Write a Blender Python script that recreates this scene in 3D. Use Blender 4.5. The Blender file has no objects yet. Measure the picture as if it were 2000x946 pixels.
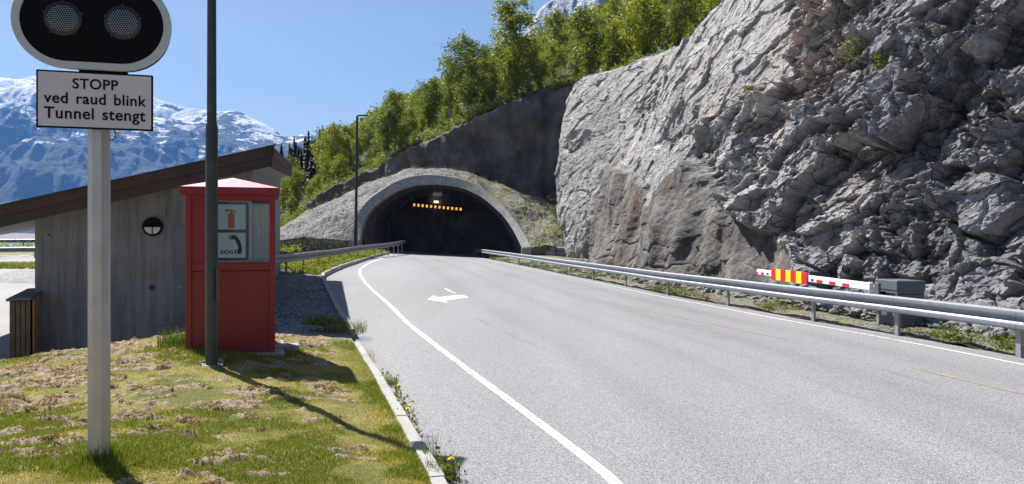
import bpy, bmesh, math, random
import numpy as np
from mathutils import Vector, Matrix

# ------------------------------------------------------------------ camera, world, sun
SC = bpy.context.scene
COL = SC.collection
R = math.radians
CAMZ, FP, PCX, HY = 1.85, 1500.0, 1000.0, 466.0      # eye height, focal length in photo pixels, centre column, horizon row
cam_d = bpy.data.cameras.new('camera'); cam = bpy.data.objects.new('camera', cam_d); COL.objects.link(cam)
cam.location = (0, 0, CAMZ); cam.rotation_euler = (R(90), 0, 0)
cam_d.sensor_width = 36; cam_d.lens = 27.0; cam_d.shift_y = -0.0035
cam_d.clip_start = 0.05; cam_d.clip_end = 20000
SC.camera = cam
SUN_EL, SUN_AZ = 50.0, 43.5                          # azimuth: degrees to the left of straight ahead
S = Vector((-math.sin(R(SUN_AZ))*math.cos(R(SUN_EL)), math.cos(R(SUN_AZ))*math.cos(R(SUN_EL)), math.sin(R(SUN_EL))))
w = bpy.data.worlds.new('World'); SC.world = w; w.use_nodes = True
wn = w.node_tree; wn.nodes.clear()
sky = wn.nodes.new('ShaderNodeTexSky'); sky.sky_type = 'NISHITA'; sky.sun_disc = False
sky.sun_elevation = R(SUN_EL); sky.sun_rotation = R(-SUN_AZ)
sky.altitude = 300; sky.air_density = 1.0; sky.dust_density = 0.9; sky.ozone_density = 1.3
bg = wn.nodes.new('ShaderNodeBackground'); bg.inputs[1].default_value = 0.05
wo = wn.nodes.new('ShaderNodeOutputWorld')
wn.links.new(sky.outputs[0], bg.inputs[0]); wn.links.new(bg.outputs[0], wo.inputs[0])
sl = bpy.data.lights.new('sun', 'SUN'); sl.energy = 5.0; sl.angle = R(0.5); sl.color = (1.0, 0.955, 0.89)
so = bpy.data.objects.new('sun', sl); COL.objects.link(so); so.rotation_euler = S.to_track_quat('Z', 'Y').to_euler()
SC.view_settings.view_transform = 'Standard'; SC.view_settings.look = 'None'
SC.view_settings.exposure = 1.1; SC.view_settings.gamma = 1
SC.cycles.use_denoising = True
SC.cycles.max_bounces = 6; SC.cycles.diffuse_bounces = 3; SC.cycles.glossy_bounces = 3
SC.cycles.transparent_max_bounces = 12; SC.cycles.transmission_bounces = 6; SC.cycles.volume_bounces = 0
SC.cycles.sample_clamp_indirect = 6

# ------------------------------------------------------------------ numeric helpers
rs = np.random.RandomState(7)
def W(px, py, D): return Vector(((px-PCX)/FP*D, D, CAMZ+(HY-py)/FP*D))
def sst(a, b, x):
    t = np.clip((np.asarray(x, float)-a)/(b-a), 0, 1); return t*t*(3-2*t)
def _hash(ix, iy, iz, k=0):
    h = (ix.astype(np.int64)*374761393 + iy.astype(np.int64)*668265263 + iz.astype(np.int64)*2147483647 + k*1274126177) & 0xffffffff
    h = ((h ^ (h >> 13))*1274126177) & 0xffffffff
    h = ((h ^ (h >> 16))*2246822519) & 0xffffffff
    return ((h ^ (h >> 15)) & 0xffffff)/16777215.0
def vnoise(x, y, z, k=0):
    x, y, z = np.broadcast_arrays(np.asarray(x, float), np.asarray(y, float), np.asarray(z, float))
    ix, iy, iz = np.floor(x), np.floor(y), np.floor(z)
    fx, fy, fz = x-ix, y-iy, z-iz
    u, v, t = fx*fx*(3-2*fx), fy*fy*(3-2*fy), fz*fz*(3-2*fz)
    r = 0
    for a in (0, 1):
        for b in (0, 1):
            for c in (0, 1):
                r = r + _hash(ix+a, iy+b, iz+c, k)*(u if a else 1-u)*(v if b else 1-v)*(t if c else 1-t)
    return r*2-1
def fbm(x, y, z=0.0, o=4, k=0, lac=2.03, g=.5):
    r, a = 0, 1.0
    for i in range(o):
        r = r + a*vnoise(x, y, z, k+i*17); a *= g; x = np.asarray(x)*lac; y = np.asarray(y)*lac; z = np.asarray(z)*lac
    return r
def ridged(x, y, z=0.0, o=4, k=0):
    r, a = 0, 1.0
    for i in range(o):
        r = r + a*(1-2*np.abs(vnoise(x, y, z, k+i*13))); a *= .5; x = np.asarray(x)*2.1; y = np.asarray(y)*2.1; z = np.asarray(z)*2.1
    return r
def blocks(x, y, z, k=0, tilt=.5):
    """fractured rock: every cell of a jittered lattice is one planar facet with its own depth and tilt; returns height, gap to the next cell"""
    ix, iy, iz = np.floor(x), np.floor(y), np.floor(z)
    b1 = np.full(x.shape, 9.0); b2 = np.full(x.shape, 9.0); h = np.zeros(x.shape)
    for a in (-1, 0, 1):
        for b in (-1, 0, 1):
            for c in (-1, 0, 1):
                jx, jy, jz = ix+a, iy+b, iz+c
                dx = x-(jx+_hash(jx, jy, jz, k)); dy = y-(jy+_hash(jx, jy, jz, k+1)); dz = z-(jz+_hash(jx, jy, jz, k+2))
                ax_, ay_, az_ = np.abs(dx), np.abs(dy), np.abs(dz); d = (np.maximum(ax_, ay_)+.22*(ax_+ay_)+.5*az_)**2
                hh = _hash(jx, jy, jz, k+3)*2-1 + tilt*2*((_hash(jx, jy, jz, k+4)-.5)*2*dx + (_hash(jx, jy, jz, k+5)-.5)*2*dy + (_hash(jx, jy, jz, k+6)-.5)*2*dz)
                m = d < b1
                b2 = np.where(m, b1, np.minimum(b2, d)); h = np.where(m, hh, h); b1 = np.where(m, d, b1)
    return h, np.sqrt(b2)-np.sqrt(b1)

# ------------------------------------------------------------------ mesh helpers
def link(o, parent=None):
    COL.objects.link(o)
    if parent is not None: o.parent = parent
    return o
def obj(name, me, m=None, parent=None, loc=None, rz=0):
    o = bpy.data.objects.new(name, me)
    if m is not None and len(me.materials) == 0:
        for q in (m if isinstance(m, (list, tuple)) else [m]): me.materials.append(q)
    if loc is not None: o.location = loc
    if rz: o.rotation_euler = (0, 0, rz)
    return link(o, parent)
def tag(o, label=None, cat=None, group=None, kind=None):
    if label: o['label'] = label
    if cat: o['category'] = cat
    if group: o['group'] = group
    if kind: o['kind'] = kind
    return o
def empty(name, loc=(0, 0, 0), rz=0, label=None, cat=None, group=None):
    o = bpy.data.objects.new(name, None); o.location = loc; o.rotation_euler = (0, 0, rz); COL.objects.link(o)
    o.empty_display_size = .2
    return tag(o, label, cat, group)
def pydata(name, V, F, smooth=False):
    me = bpy.data.meshes.new(name); V = np.asarray(V, np.float32).reshape(-1, 3); F = np.asarray(F, np.int32)
    n = F.shape[1]
    me.vertices.add(len(V)); me.vertices.foreach_set('co', V.ravel())
    me.loops.add(F.size); me.loops.foreach_set('vertex_index', F.ravel())
    me.polygons.add(len(F)); me.polygons.foreach_set('loop_start', np.arange(0, F.size, n, dtype=np.int32))
    me.polygons.foreach_set('loop_total', np.full(len(F), n, np.int32))
    me.update(calc_edges=True)
    me.polygons.foreach_set('use_smooth', np.full(len(F), smooth, bool))
    return me
def gridmesh(name, P, smooth=True, attrs=None, flip=False):
    n, m = P.shape[:2]
    a = np.arange(n*m).reshape(n, m)
    F = np.stack([a[:-1, :-1], a[1:, :-1], a[1:, 1:], a[:-1, 1:]], -1).reshape(-1, 4)
    if flip: F = F[:, ::-1]
    me = pydata(name, P.reshape(-1, 3), F, smooth)
    for k, v in (attrs or {}).items():
        v = np.asarray(v, np.float32)
        at = me.attributes.new(k, 'FLOAT', 'POINT'); at.data.foreach_set('value', v.ravel())
    return me
def struct(name, me, m=None, kind='structure'):
    o = obj(name, me, m); o['kind'] = kind; return o
def attr(me, name, v):
    at = me.attributes.new(name, 'FLOAT', 'POINT'); at.data.foreach_set('value', np.asarray(v, np.float32).ravel())

class MB:
    """collects boxes, tubes, prisms into one mesh"""
    def __init__(s): s.bm = bmesh.new()
    def box(s, c, d, rot=None, bev=0.0, seg=1):
        r = bmesh.ops.create_cube(s.bm, size=1); vs = r['verts']
        M = Matrix.Translation(c) @ (rot.to_4x4() if rot is not None else Matrix.Identity(4)) @ Matrix.Diagonal((d[0], d[1], d[2], 1))
        bmesh.ops.transform(s.bm, matrix=M, verts=vs)
        if bev > 0:
            es = list({e for v in vs for e in v.link_edges})
            bmesh.ops.bevel(s.bm, geom=es, offset=bev, segments=seg, affect='EDGES', profile=.5)
        return s
    def tube(s, pts, rad, n=10, caps=True):
        pts = [Vector(p) for p in pts]
        if not hasattr(rad, '__len__'): rad = [rad]*len(pts)
        rings = []; up = None
        for i, p in enumerate(pts):
            t = (pts[min(i+1, len(pts)-1)]-pts[max(i-1, 0)]).normalized()
            if up is None:
                up = Vector((0, 0, 1)) if abs(t.z) < .9 else Vector((1, 0, 0))
            x = t.cross(up)
            if x.length < 1e-5: x = t.cross(Vector((1, 0, 0)))
            x.normalize(); y = x.cross(t).normalized(); up = y
            rings.append([s.bm.verts.new(p+(x*math.cos(2*math.pi*k/n)+y*math.sin(2*math.pi*k/n))*rad[i]) for k in range(n)])
        for a, b in zip(rings, rings[1:]):
            for k in range(n): s.bm.faces.new((a[k], a[(k+1) % n], b[(k+1) % n], b[k]))
        if caps:
            s.bm.faces.new(rings[0][::-1]); s.bm.faces.new(rings[-1])
        return s
    def prism(s, poly, M, depth, inner=None):
        """2D polygon in local xz plane, extruded along local +y by depth, placed by matrix M"""
        a = [s.bm.verts.new(M @ Vector((x, 0, z))) for x, z in poly]; b = [s.bm.verts.new(M @ Vector((x, depth, z))) for x, z in poly]
        n = len(poly)
        if inner is None:
            s.bm.faces.new(a); s.bm.faces.new(b[::-1])
            for k in range(n): s.bm.faces.new((a[(k+1) % n], a[k], b[k], b[(k+1) % n]))
        else:
            c = [s.bm.verts.new(M @ Vector((x, 0, z))) for x, z in inner]; d = [s.bm.verts.new(M @ Vector((x, depth, z))) for x, z in inner]
            for k in range(n):
                j = (k+1) % n
                s.bm.faces.new((a[k], a[j], c[j], c[k])); s.bm.faces.new((b[j], b[k], d[k], d[j]))
                s.bm.faces.new((a[j], a[k], b[k], b[j])); s.bm.faces.new((c[k], c[j], d[j], d[k]))
        return s
    def sweep(s, path, prof, closed=True):
        """profile (offset to the side, up) swept along a plan path of 3D points"""
        path = [Vector(p) for p in path]; rings = []
        for i, p in enumerate(path):
            t = path[min(i+1, len(path)-1)]-path[max(i-1, 0)]; t.z = 0; t.normalize(); nx = Vector((t.y, -t.x, 0))
            rings.append([s.bm.verts.new(p+nx*o+Vector((0, 0, z))) for o, z in prof])
        n = len(prof)
        for a, b in zip(rings, rings[1:]):
            for k in range(n if closed else n-1): s.bm.faces.new((a[k], a[(k+1) % n], b[(k+1) % n], b[k]))
        if closed: s.bm.faces.new(rings[0][::-1]); s.bm.faces.new(rings[-1])
        return s
    def mesh(s, name, smooth=False, fix=True):
        if fix: bmesh.ops.recalc_face_normals(s.bm, faces=s.bm.faces)
        me = bpy.data.meshes.new(name); s.bm.to_mesh(me); s.bm.free()
        if smooth:
            me.polygons.foreach_set('use_smooth', [True]*len(me.polygons))
            try: me.set_sharp_from_angle(angle=R(38))
            except Exception: pass
        return me
    def build(s, name, m, parent=None, smooth=False, loc=None, rz=0):
        return obj(name, s.mesh(name, smooth), m, parent, loc, rz)

# ------------------------------------------------------------------ materials
def new_mat(name):
    m = bpy.data.materials.new(name); m.use_nodes = True; nt = m.node_tree
    b = nt.nodes['Principled BSDF']; return m, nt, b
class N:
    def __init__(s, nt, scale=(1, 1, 1), rot=(0, 0, 0)):
        s.nt = nt; tc = nt.nodes.new('ShaderNodeTexCoord'); mp = nt.nodes.new('ShaderNodeMapping')
        mp.inputs['Scale'].default_value = scale; mp.inputs['Rotation'].default_value = rot
        nt.links.new(tc.outputs['Object'], mp.inputs[0]); s.co = mp.outputs[0]; s.obj = tc.outputs['Object']
    def map(s, scale, rot=(0, 0, 0)):
        mp = s.nt.nodes.new('ShaderNodeMapping'); mp.inputs['Scale'].default_value = scale; mp.inputs['Rotation'].default_value = rot
        s.nt.links.new(s.obj, mp.inputs[0]); return mp.outputs[0]
    def mapt(s, scale, rot=(0, 0, 0)):
        mp = s.nt.nodes.new('ShaderNodeMapping'); mp.vector_type = 'TEXTURE'; mp.inputs['Scale'].default_value = scale; mp.inputs['Rotation'].default_value = rot
        s.nt.links.new(s.obj, mp.inputs[0]); return mp.outputs[0]
    def noise(s, sc, det=4, rough=.55, co=None, dist=0):
        n = s.nt.nodes.new('ShaderNodeTexNoise'); n.inputs['Scale'].default_value = sc; n.inputs['Detail'].default_value = det
        n.inputs['Roughness'].default_value = rough; n.inputs['Distortion'].default_value = dist
        s.nt.links.new(co or s.co, n.inputs['Vector']); return n.outputs['Fac']
    def vor(s, sc, feat='F1', out='Distance', co=None, rnd=1):
        n = s.nt.nodes.new('ShaderNodeTexVoronoi'); n.feature = feat; n.inputs['Scale'].default_value = sc; n.inputs['Randomness'].default_value = rnd
        s.nt.links.new(co or s.co, n.inputs['Vector']); return n.outputs[out]
    def ramp(s, f, stops, interp='LINEAR'):
        r = s.nt.nodes.new('ShaderNodeValToRGB'); r.color_ramp.interpolation = interp
        e = r.color_ramp.elements
        while len(e) < len(stops): e.new(.5)
        for k, (p, c) in enumerate(stops):
            e[k].position = p; e[k].color = (c, c, c, 1) if not hasattr(c, '__len__') else (*c, 1)
        s.nt.links.new(f, r.inputs[0]); return r.outputs[0]
    def mix(s, f, a, b, mode='MIX'):
        n = s.nt.nodes.new('ShaderNodeMix'); n.data_type = 'RGBA'; n.blend_type = mode
        for sock, v in ((n.inputs[0], f), (n.inputs[6], a), (n.inputs[7], b)):
            if hasattr(v, 'is_linked'): s.nt.links.new(v, sock)
            elif hasattr(v, '__len__'): sock.default_value = (*v, 1)
            else: sock.default_value = v if sock == n.inputs[0] else (v, v, v, 1)
        return n.outputs[2]
    def math(s, op, a, b=0.0, clamp=False):
        n = s.nt.nodes.new('ShaderNodeMath'); n.operation = op; n.use_clamp = clamp
        for sock, v in ((n.inputs[0], a), (n.inputs[1], b)):
            if hasattr(v, 'is_linked'): s.nt.links.new(v, sock)
            else: sock.default_value = v
        return n.outputs[0]
    def attr(s, name):
        n = s.nt.nodes.new('ShaderNodeAttribute'); n.attribute_name = name; return n.outputs['Fac']
    def sep(s, co=None):
        n = s.nt.nodes.new('ShaderNodeSeparateXYZ'); s.nt.links.new(co or s.obj, n.inputs[0]); return n.outputs
    def bump(s, h, st, dist, b, prev=None):
        n = s.nt.nodes.new('ShaderNodeBump'); n.inputs['Strength'].default_value = st; n.inputs['Distance'].default_value = dist
        s.nt.links.new(h, n.inputs['Height'])
        if prev is not None: s.nt.links.new(prev, n.inputs['Normal'])
        if b is not None: s.nt.links.new(n.outputs[0], b.inputs['Normal'])
        return n.outputs[0]
def simple(name, c, rough=.5, metal=0.0, var=.12, vs=4.0, bump=0.0, bs=40.0, spec=None, dirt=None):
    m, nt, b = new_mat(name); n = N(nt)
    f = n.noise(vs, 5, .6)
    c1 = tuple(x*(1-var) for x in c); c2 = tuple(min(1, x*(1+var)) for x in c)
    colr = n.ramp(f, [(.3, c1), (.7, c2)])
    if dirt:
        d = n.ramp(n.noise(dirt[1], 6, .65), [(.5, 0.0), (.75, dirt[2])]); colr = n.mix(d, colr, dirt[0])
    nt.links.new(colr, b.inputs['Base Color'])
    b.inputs['Roughness'].default_value = rough; b.inputs['Metallic'].default_value = metal
    if spec is not None: b.inputs['Specular IOR Level'].default_value = spec
    if bump: n.bump(n.noise(bs, 4), 1, bump, b)
    return m
def flat(name, c, rough=.5, metal=0.0):
    return simple(name, c, rough, metal, .04, 20)
def emis(name, c, st):
    m, nt, b = new_mat(name); b.inputs['Base Color'].default_value = (*c, 1)
    b.inputs['Emission Color'].default_value = (*c, 1); b.inputs['Emission Strength'].default_value = st; return m
# ------------------------------------------------------------------ surface materials
def m_asphalt(name, lo, hi, tint=(1, .985, 1.0)):
    m, nt, b = new_mat(name); n = N(nt)
    sp = n.vor(100, 'F1', 'Color'); spk = n.sep(sp)[0]
    sp2 = n.noise(38, 3, .7)
    a = n.ramp(n.math('ADD', n.math('MULTIPLY', spk, .55), n.math('MULTIPLY', sp2, .45)),
               [(.28, tuple(lo*t for t in tint)), (.5, tuple((lo+hi)/2*t for t in tint)), (.74, tuple(hi*t for t in tint))])
    big = n.ramp(n.noise(.35, 5, .6, co=n.map((1, .18, 1), (0, 0, R(12)))), [(.3, .84), (.7, 1.08)])
    c = n.mix(1.0, a, big, 'MULTIPLY')
    # wheel-worn lighter and darker lanes along the road, cracks
    cr = n.ramp(n.vor(.16, 'DISTANCE_TO_EDGE', 'Distance', co=n.map((1, .4, 1))), [(0.0, .72), (.004, .72), (.010, 1.0)])
    crm = n.ramp(n.noise(.11, 2), [(.56, 0.0), (.6, 1.0)])
    c = n.mix(crm, c, n.mix(1.0, c, cr, 'MULTIPLY'))
    st = n.ramp(n.noise(1.7, 5, .7), [(.62, 1.0), (.72, .88)])
    c = n.mix(1.0, c, st, 'MULTIPLY')
    tr = n.math('MULTIPLY', n.attr('track'), n.ramp(n.noise(.5, 4, .6, co=n.map((1, .15, 1))), [(.3, .5), (.7, 1.0)]))
    c = n.mix(tr, c, n.mix(1.0, c, (.78, .78, .79), 'MULTIPLY'))
    nt.links.new(c, b.inputs['Base Color']); b.inputs['Roughness'].default_value = .78
    b.inputs['Specular IOR Level'].default_value = .35
    n.bump(n.math('ADD', n.vor(75), sp2), .6, .006, b)
    return m
M_ROAD = m_asphalt('asphalt', .14, .345, (1.0, .985, 1.03))
M_LOT = m_asphalt('lot_asphalt', .17, .34)
M_PATH = m_asphalt('path_asphalt', .09, .27)
def m_paint(name, c, wear=.62, base=(.2, .195, .2)):
    m, nt, b = new_mat(name); n = N(nt)
    f = n.ramp(n.math('ADD', n.noise(9, 6, .72), n.math('MULTIPLY', n.math('SUBTRACT', n.noise(.16, 2), .5), .5)), [(wear, 0.0), (wear+.03, 1.0)])
    sp = n.ramp(n.vor(75, 'F1', 'Distance'), [(.1, .9), (.5, 1.0)])
    nt.links.new(n.mix(1.0, n.mix(f, c, base), sp, 'MULTIPLY'), b.inputs['Base Color']); b.inputs['Roughness'].default_value = .6
    n.bump(n.vor(75), .4, .004, b); return m
M_PAINT = m_paint('white_paint', (.70, .69, .67), .575)
M_YPAINT = m_paint('faded_yellow_paint', (.36, .28, .17), .40, (.24, .225, .22))
def m_concrete(name, c, streak=True, bump=.004, rough=.85, stain=.45):
    m, nt, b = new_mat(name); n = N(nt)
    f = n.noise(1.6, 6, .62); c0 = tuple(x*.82 for x in c); c1 = tuple(x*1.15 for x in c)
    col = n.ramp(f, [(.3, c0), (.7, c1)])
    if streak:
        s = n.ramp(n.noise(2.2, 5, .7, co=n.map((3.2, 3.2, .22))), [(.42, 1.0), (.62, 1-stain), (.75, .92)])
        col = n.mix(1.0, col, s, 'MULTIPLY')
    pit = n.ramp(n.vor(9, 'F1'), [(.05, .55), (.09, 1.0)]); pm = n.ramp(n.noise(3, 2), [(.55, 0.0), (.62, 1.0)])
    col = n.mix(pm, col, n.mix(1.0, col, pit, 'MULTIPLY'))
    nt.links.new(col, b.inputs['Base Color']); b.inputs['Roughness'].default_value = rough
    n.bump(n.noise(30, 6, .7), .8, bump, b); return m
M_CONC = m_concrete('concrete', (.36, .35, .34))
M_KERB = m_concrete('kerb_concrete', (.33, .32, .31), False)
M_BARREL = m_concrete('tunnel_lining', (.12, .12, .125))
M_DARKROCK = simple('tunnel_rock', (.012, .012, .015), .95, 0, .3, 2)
def m_gravel(name, c1, c2, sc, grass=0.0, gcol=(.10, .12, .035), bump=.04):
    m, nt, b = new_mat(name); n = N(nt)
    v = n.sep(n.vor(sc, 'F1', 'Color'))[0]
    col = n.ramp(v, [(.1, c1), (.5, tuple((a+d)/2 for a, d in zip(c1, c2))), (.95, c2)])
    col = n.mix(1.0, col, n.ramp(n.vor(sc, 'F1'), [(.35, 1.0), (.75, .45)]), 'MULTIPLY')
    col = n.mix(1.0, col, n.ramp(n.noise(.5, 4), [(.3, .85), (.7, 1.1)]), 'MULTIPLY')
    if grass:
        g = n.math('MULTIPLY', n.ramp(n.noise(1.1, 6, .75), [(.42, 0.0), (.6, 1.0)]), n.attr('grass'))
        col = n.mix(g, col, n.mix(n.noise(3, 3), gcol, (.26, .22, .07)))
    nt.links.new(col, b.inputs['Base Color']); b.inputs['Roughness'].default_value = .9
    n.bump(n.math('MULTIPLY', n.vor(sc, 'F1'), -1.0), 1, bump, b); return m
M_GRAVEL = m_gravel('gravel', (.11, .11, .12), (.34, .33, .33), 18, bump=.03)
M_MOUND = m_gravel('crushed_rock', (.10, .098, .105), (.34, .325, .325), 8.0, 1.0, bump=.07)
def m_grassland(name, green, straw, sc=1.3, lo=.42, hi=.58, bump=.03):
    m, nt, b = new_mat(name); n = N(nt)
    f = n.ramp(n.noise(sc, 7, .75), [(lo, 0.0), (hi, 1.0)])
    c = n.mix(f, green, straw); c = n.mix(1.0, c, n.ramp(n.noise(40, 4, .7), [(.3, .55), (.7, 1.3)]), 'MULTIPLY')
    nt.links.new(c, b.inputs['Base Color']); b.inputs['Roughness'].default_value = .9
    n.bump(n.noise(60, 5, .8), 1, bump, b); return m
M_LAWN = m_grassland('lawn_turf', (.16, .18, .032), (.38, .31, .08))
m_ = M_LAWN; n = N(m_.node_tree); b = m_.node_tree.nodes['Principled BSDF']; old = b.inputs['Base Color'].links[0].from_socket
th = n.ramp(n.noise(28, 6, .75), [(.32, (.17, .12, .075)), (.5, (.40, .30, .20)), (.68, (.62, .49, .36))])
m_.node_tree.links.new(n.mix(n.ramp(n.attr('thatch'), [(.12, 0.0), (.4, 1.0)]), old, th), b.inputs['Base Color'])
M_VERGE = m_grassland('verge_grass', (.12, .15, .035), (.28, .26, .09))
M_SOIL = m_grassland('ground_soil', (.07, .07, .03), (.16, .14, .09), .4)
M_HILL = m_grassland('hill_floor', (.05, .08, .018), (.10, .11, .035), .12, bump=.3)

# ------------------------------------------------------------------ plan of the road
RAIL = np.array([(8.9, -14), (8.75, 0), (8.35, 7), (7.8, 11.9), (7.24, 14.7), (6.55, 17.5), (5.84, 21), (5.04, 24.8), (4.3, 29.5), (3.5, 33.8), (2.6, 38.5), (1.4, 45.5), (-.9, 58), (-3.2, 70)])
def _smooth(xs, ys):
    """natural-looking curve through control points: cubic Hermite on a monotone parameter"""
    xs, ys = np.asarray(xs, float), np.asarray(ys, float); d = np.gradient(ys, xs)
    def f(x):
        x = np.asarray(x, float); i = np.clip(np.searchsorted(xs, x)-1, 0, len(xs)-2)
        h = xs[i+1]-xs[i]; t = (x-xs[i])/h
        r = (2*t**3-3*t**2+1)*ys[i]+(t**3-2*t**2+t)*h*d[i]+(-2*t**3+3*t**2)*ys[i+1]+(t**3-t**2)*h*d[i+1]
        return np.where(x < xs[0], ys[0]+(x-xs[0])*d[0], np.where(x > xs[-1], ys[-1]+(x-xs[-1])*d[-1], r))
    return f
rail_x = _smooth(RAIL[:, 1], RAIL[:, 0])
def road_z(x, y):
    return .05*sst(8, 42, y)*np.clip(rail_x(np.minimum(y, 72))-x, 0, 14)+.004*np.clip(np.asarray(y, float)-30, 0, None)
def on_road(px, py, h=0.0):
    D = 20.0
    for _ in range(60):
        z = float(road_z((px-PCX)/FP*D, D))+h; D = .5*D+.5*FP*(CAMZ-z)/(py-HY)
    return Vector(((px-PCX)/FP*D, D, float(road_z((px-PCX)/FP*D, D))+h))
kp = [on_road(*p) for p in ((862, 940), (826, 880), (782, 805), (742, 738), (704, 680), (690, 652), (664, 612), (645, 575), (634, 553))]
KP = [(2.9, -14), (1.0, 0), (.15, 3.2)] + [(p.x, p.y) for p in kp] + [(p.x, p.y) for p in (on_road(634, 542), on_road(650, 533), on_road(672, 524), on_road(700, 514.5), on_road(730, 504), on_road(764, 495))]
KP = np.array(KP); print('KERB', KP.round(2).tolist())
kx = lambda y: np.interp(y, KP[:, 1], KP[:, 0], left=3)
def left_z(x, y):
    """lie of the land left of the road"""
    x, y = np.broadcast_arrays(np.asarray(x, float), np.asarray(y, float))
    k = kx(y); rz = road_z(k, y)
    d = np.clip(k-x, 0, 50)
    near = rz+.09+.20*sst(0, 2.6, d)
    far = rz+.10+.12*sst(0, 3, d)-.38*sst(2.5, 9, d)*sst(31, 45, y)
    z = near*(1-sst(11.5, 13.5, y))+far*sst(11.5, 13.5, y)
    return z
def lot_z(x, y): return -.37+.031*(np.asarray(y, float)-15)+0*np.asarray(x, float)
def strip(ys, xa, xb, nx, zf, off=0.0):
    ys = np.asarray(ys, float); t = np.linspace(0, 1, nx)
    X = xa(ys)[:, None]*(1-t)+xb(ys)[:, None]*t; Y = np.repeat(ys[:, None], nx, 1)
    Z = zf(X, Y)+off
    return np.stack([X, Y, np.broadcast_to(Z, X.shape)], -1)
cst = lambda v: (lambda y: np.full(np.shape(y), float(v)))

# water: the sheet that reaches the horizon; ground: the land the place stands on
M_WATER = simple('fjord_water', (.02, .05, .07), .15, 0, .1, .01)
q = 9000.0
water = struct('water', gridmesh('water', np.array([[(-q, -q, -32), (-q, q, -32)], [(q, -q, -32), (q, q, -32)]], float)[::-1], False), M_WATER)
ys = np.concatenate([np.linspace(-60, 0, 13), np.linspace(2, 80, 60), np.linspace(85, 260, 20)])
t = np.concatenate([np.linspace(-200, -62, 15), np.linspace(-60, 20, 50), np.linspace(30, 300, 14)])
X, Y = np.meshgrid(t, ys)
Zr = np.where(X > kx(Y), road_z(np.minimum(X, rail_x(np.minimum(Y, 75))), Y), np.minimum(lot_z(X, Y), left_z(X, Y)))
Zg = np.where(Y > 62, np.minimum(Zr, .6), Zr)-.35-40*sst(-62, -120, X)-40*sst(70, 130, Y)*sst(-14, -40, X)+fbm(X*.1, Y*.1)*.05
ground = struct('ground', gridmesh('ground', np.stack([X, Y, Zg], -1), flip=True), M_SOIL)

# road
ys = np.concatenate([np.linspace(-14, 0, 8), np.linspace(1, 30, 60), np.linspace(31, 72, 50)])
P = strip(ys, lambda y: kx(y)-.02, lambda y: rail_x(y)+.25, 120, lambda X, Y: road_z(X, Y))
dr_ = rail_x(P[..., 1])-P[..., 0]; trk = sum(a*np.exp(-((dr_-c)/w_)**2) for c, w_, a in ((.15, .18, .9), (1.55, .28, .6), (3.25, .30, .65), (5.1, .25, .6), (6.7, .28, .55), (4.15, .06, .8)))
trk += .5*np.exp(-((P[..., 0]-kx(P[..., 1]))/.18)**2)
road = struct('road', gridmesh('road', P, flip=True, attrs={'track': trk}), M_ROAD)
def ribbon(name, pts, width, mat, off=.005, dash=None):
    pts = [Vector(p) for p in pts]; out = []
    L = [0]
    for a, b in zip(pts, pts[1:]): L.append(L[-1]+(b-a).length)
    s = np.arange(0, L[-1], .25); X = np.interp(s, L, [p.x for p in pts]); Y = np.interp(s, L, [p.y for p in pts])
    # soften corners
    for _ in range(3):
        X[1:-1] = (X[:-2]+2*X[1:-1]+X[2:])/4; Y[1:-1] = (Y[:-2]+2*Y[1:-1]+Y[2:])/4
    tx, ty = np.gradient(X), np.gradient(Y); l = np.hypot(tx, ty); nx, ny = ty/l, -tx/l
    A = np.stack([X-nx*width/2, Y-ny*width/2], -1); B = np.stack([X+nx*width/2, Y+ny*width/2], -1)
    P = np.zeros((len(s), 4, 3))
    for k in range(4):
        q = A*(1-k/3)+B*k/3; P[:, k, :2] = q; P[:, k, 2] = road_z(q[:, 0], q[:, 1])+off
    if dash:
        V, F = [], []
        for i in range(len(s)-1):
            if (s[i] % dash[0]) < dash[1]:
                for k in range(3):
                    b = len(V); V += [P[i, k], P[i+1, k], P[i+1, k+1], P[i, k+1]]; F.append((b, b+3, b+2, b+1))
        me = pydata(name, V, F)
    else: me = gridmesh(name, P, flip=True)
    return struct(name, me, mat)
wl = [(1.05, 2.5), (.95, 4)] + [tuple(on_road(*p).xy) for p in ((1210, 946), (1045, 820), (960, 757), (880, 697), (800, 635), (760, 595), (732, 571), (713, 552), (703, 537), (703, 526), (722, 514), (752, 503))]
ribbon('lane_marking', [(x, y, 0) for x, y in wl], .105, M_PAINT)
rl = [(rail_x(y)-.42, y, 0) for y in np.linspace(-12, 66, 60)]
ribbon('edge_marking', rl, .065, M_PAINT)
for a in (((2060, 784), (1780, 718)), ((1530, 662), (1160, 584))):
    ribbon('worn_marking', [on_road(*p) for p in a], .10, M_YPAINT, .004)
def on_img_poly(name, pl, mat):
    V = [on_road(*p) for p in pl]; bm = bmesh.new(); f = bm.faces.new([bm.verts.new((v.x, v.y, v.z+.006)) for v in V])
    bmesh.ops.triangulate(bm, faces=[f]); bmesh.ops.recalc_face_normals(bm, faces=bm.faces)
    me = bpy.data.meshes.new(name); bm.to_mesh(me); bm.free()
    return struct(name, me, mat)
c = lambda x, y: (820+x/15.77, 550+y/15.77)
on_img_poly('arrow_marking', [c(230, 565), c(410, 440), c(560, 495), c(1160, 425), c(1330, 420), c(1510, 498), c(760, 600), (876, 592.5), c(700, 638)], M_PAINT)
on_img_poly('dash_marking', [c(710, 215), c(800, 215), c(1200, 400), c(1110, 406)], m_paint('worn_white_paint', (.6, .6, .58), .5))

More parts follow.
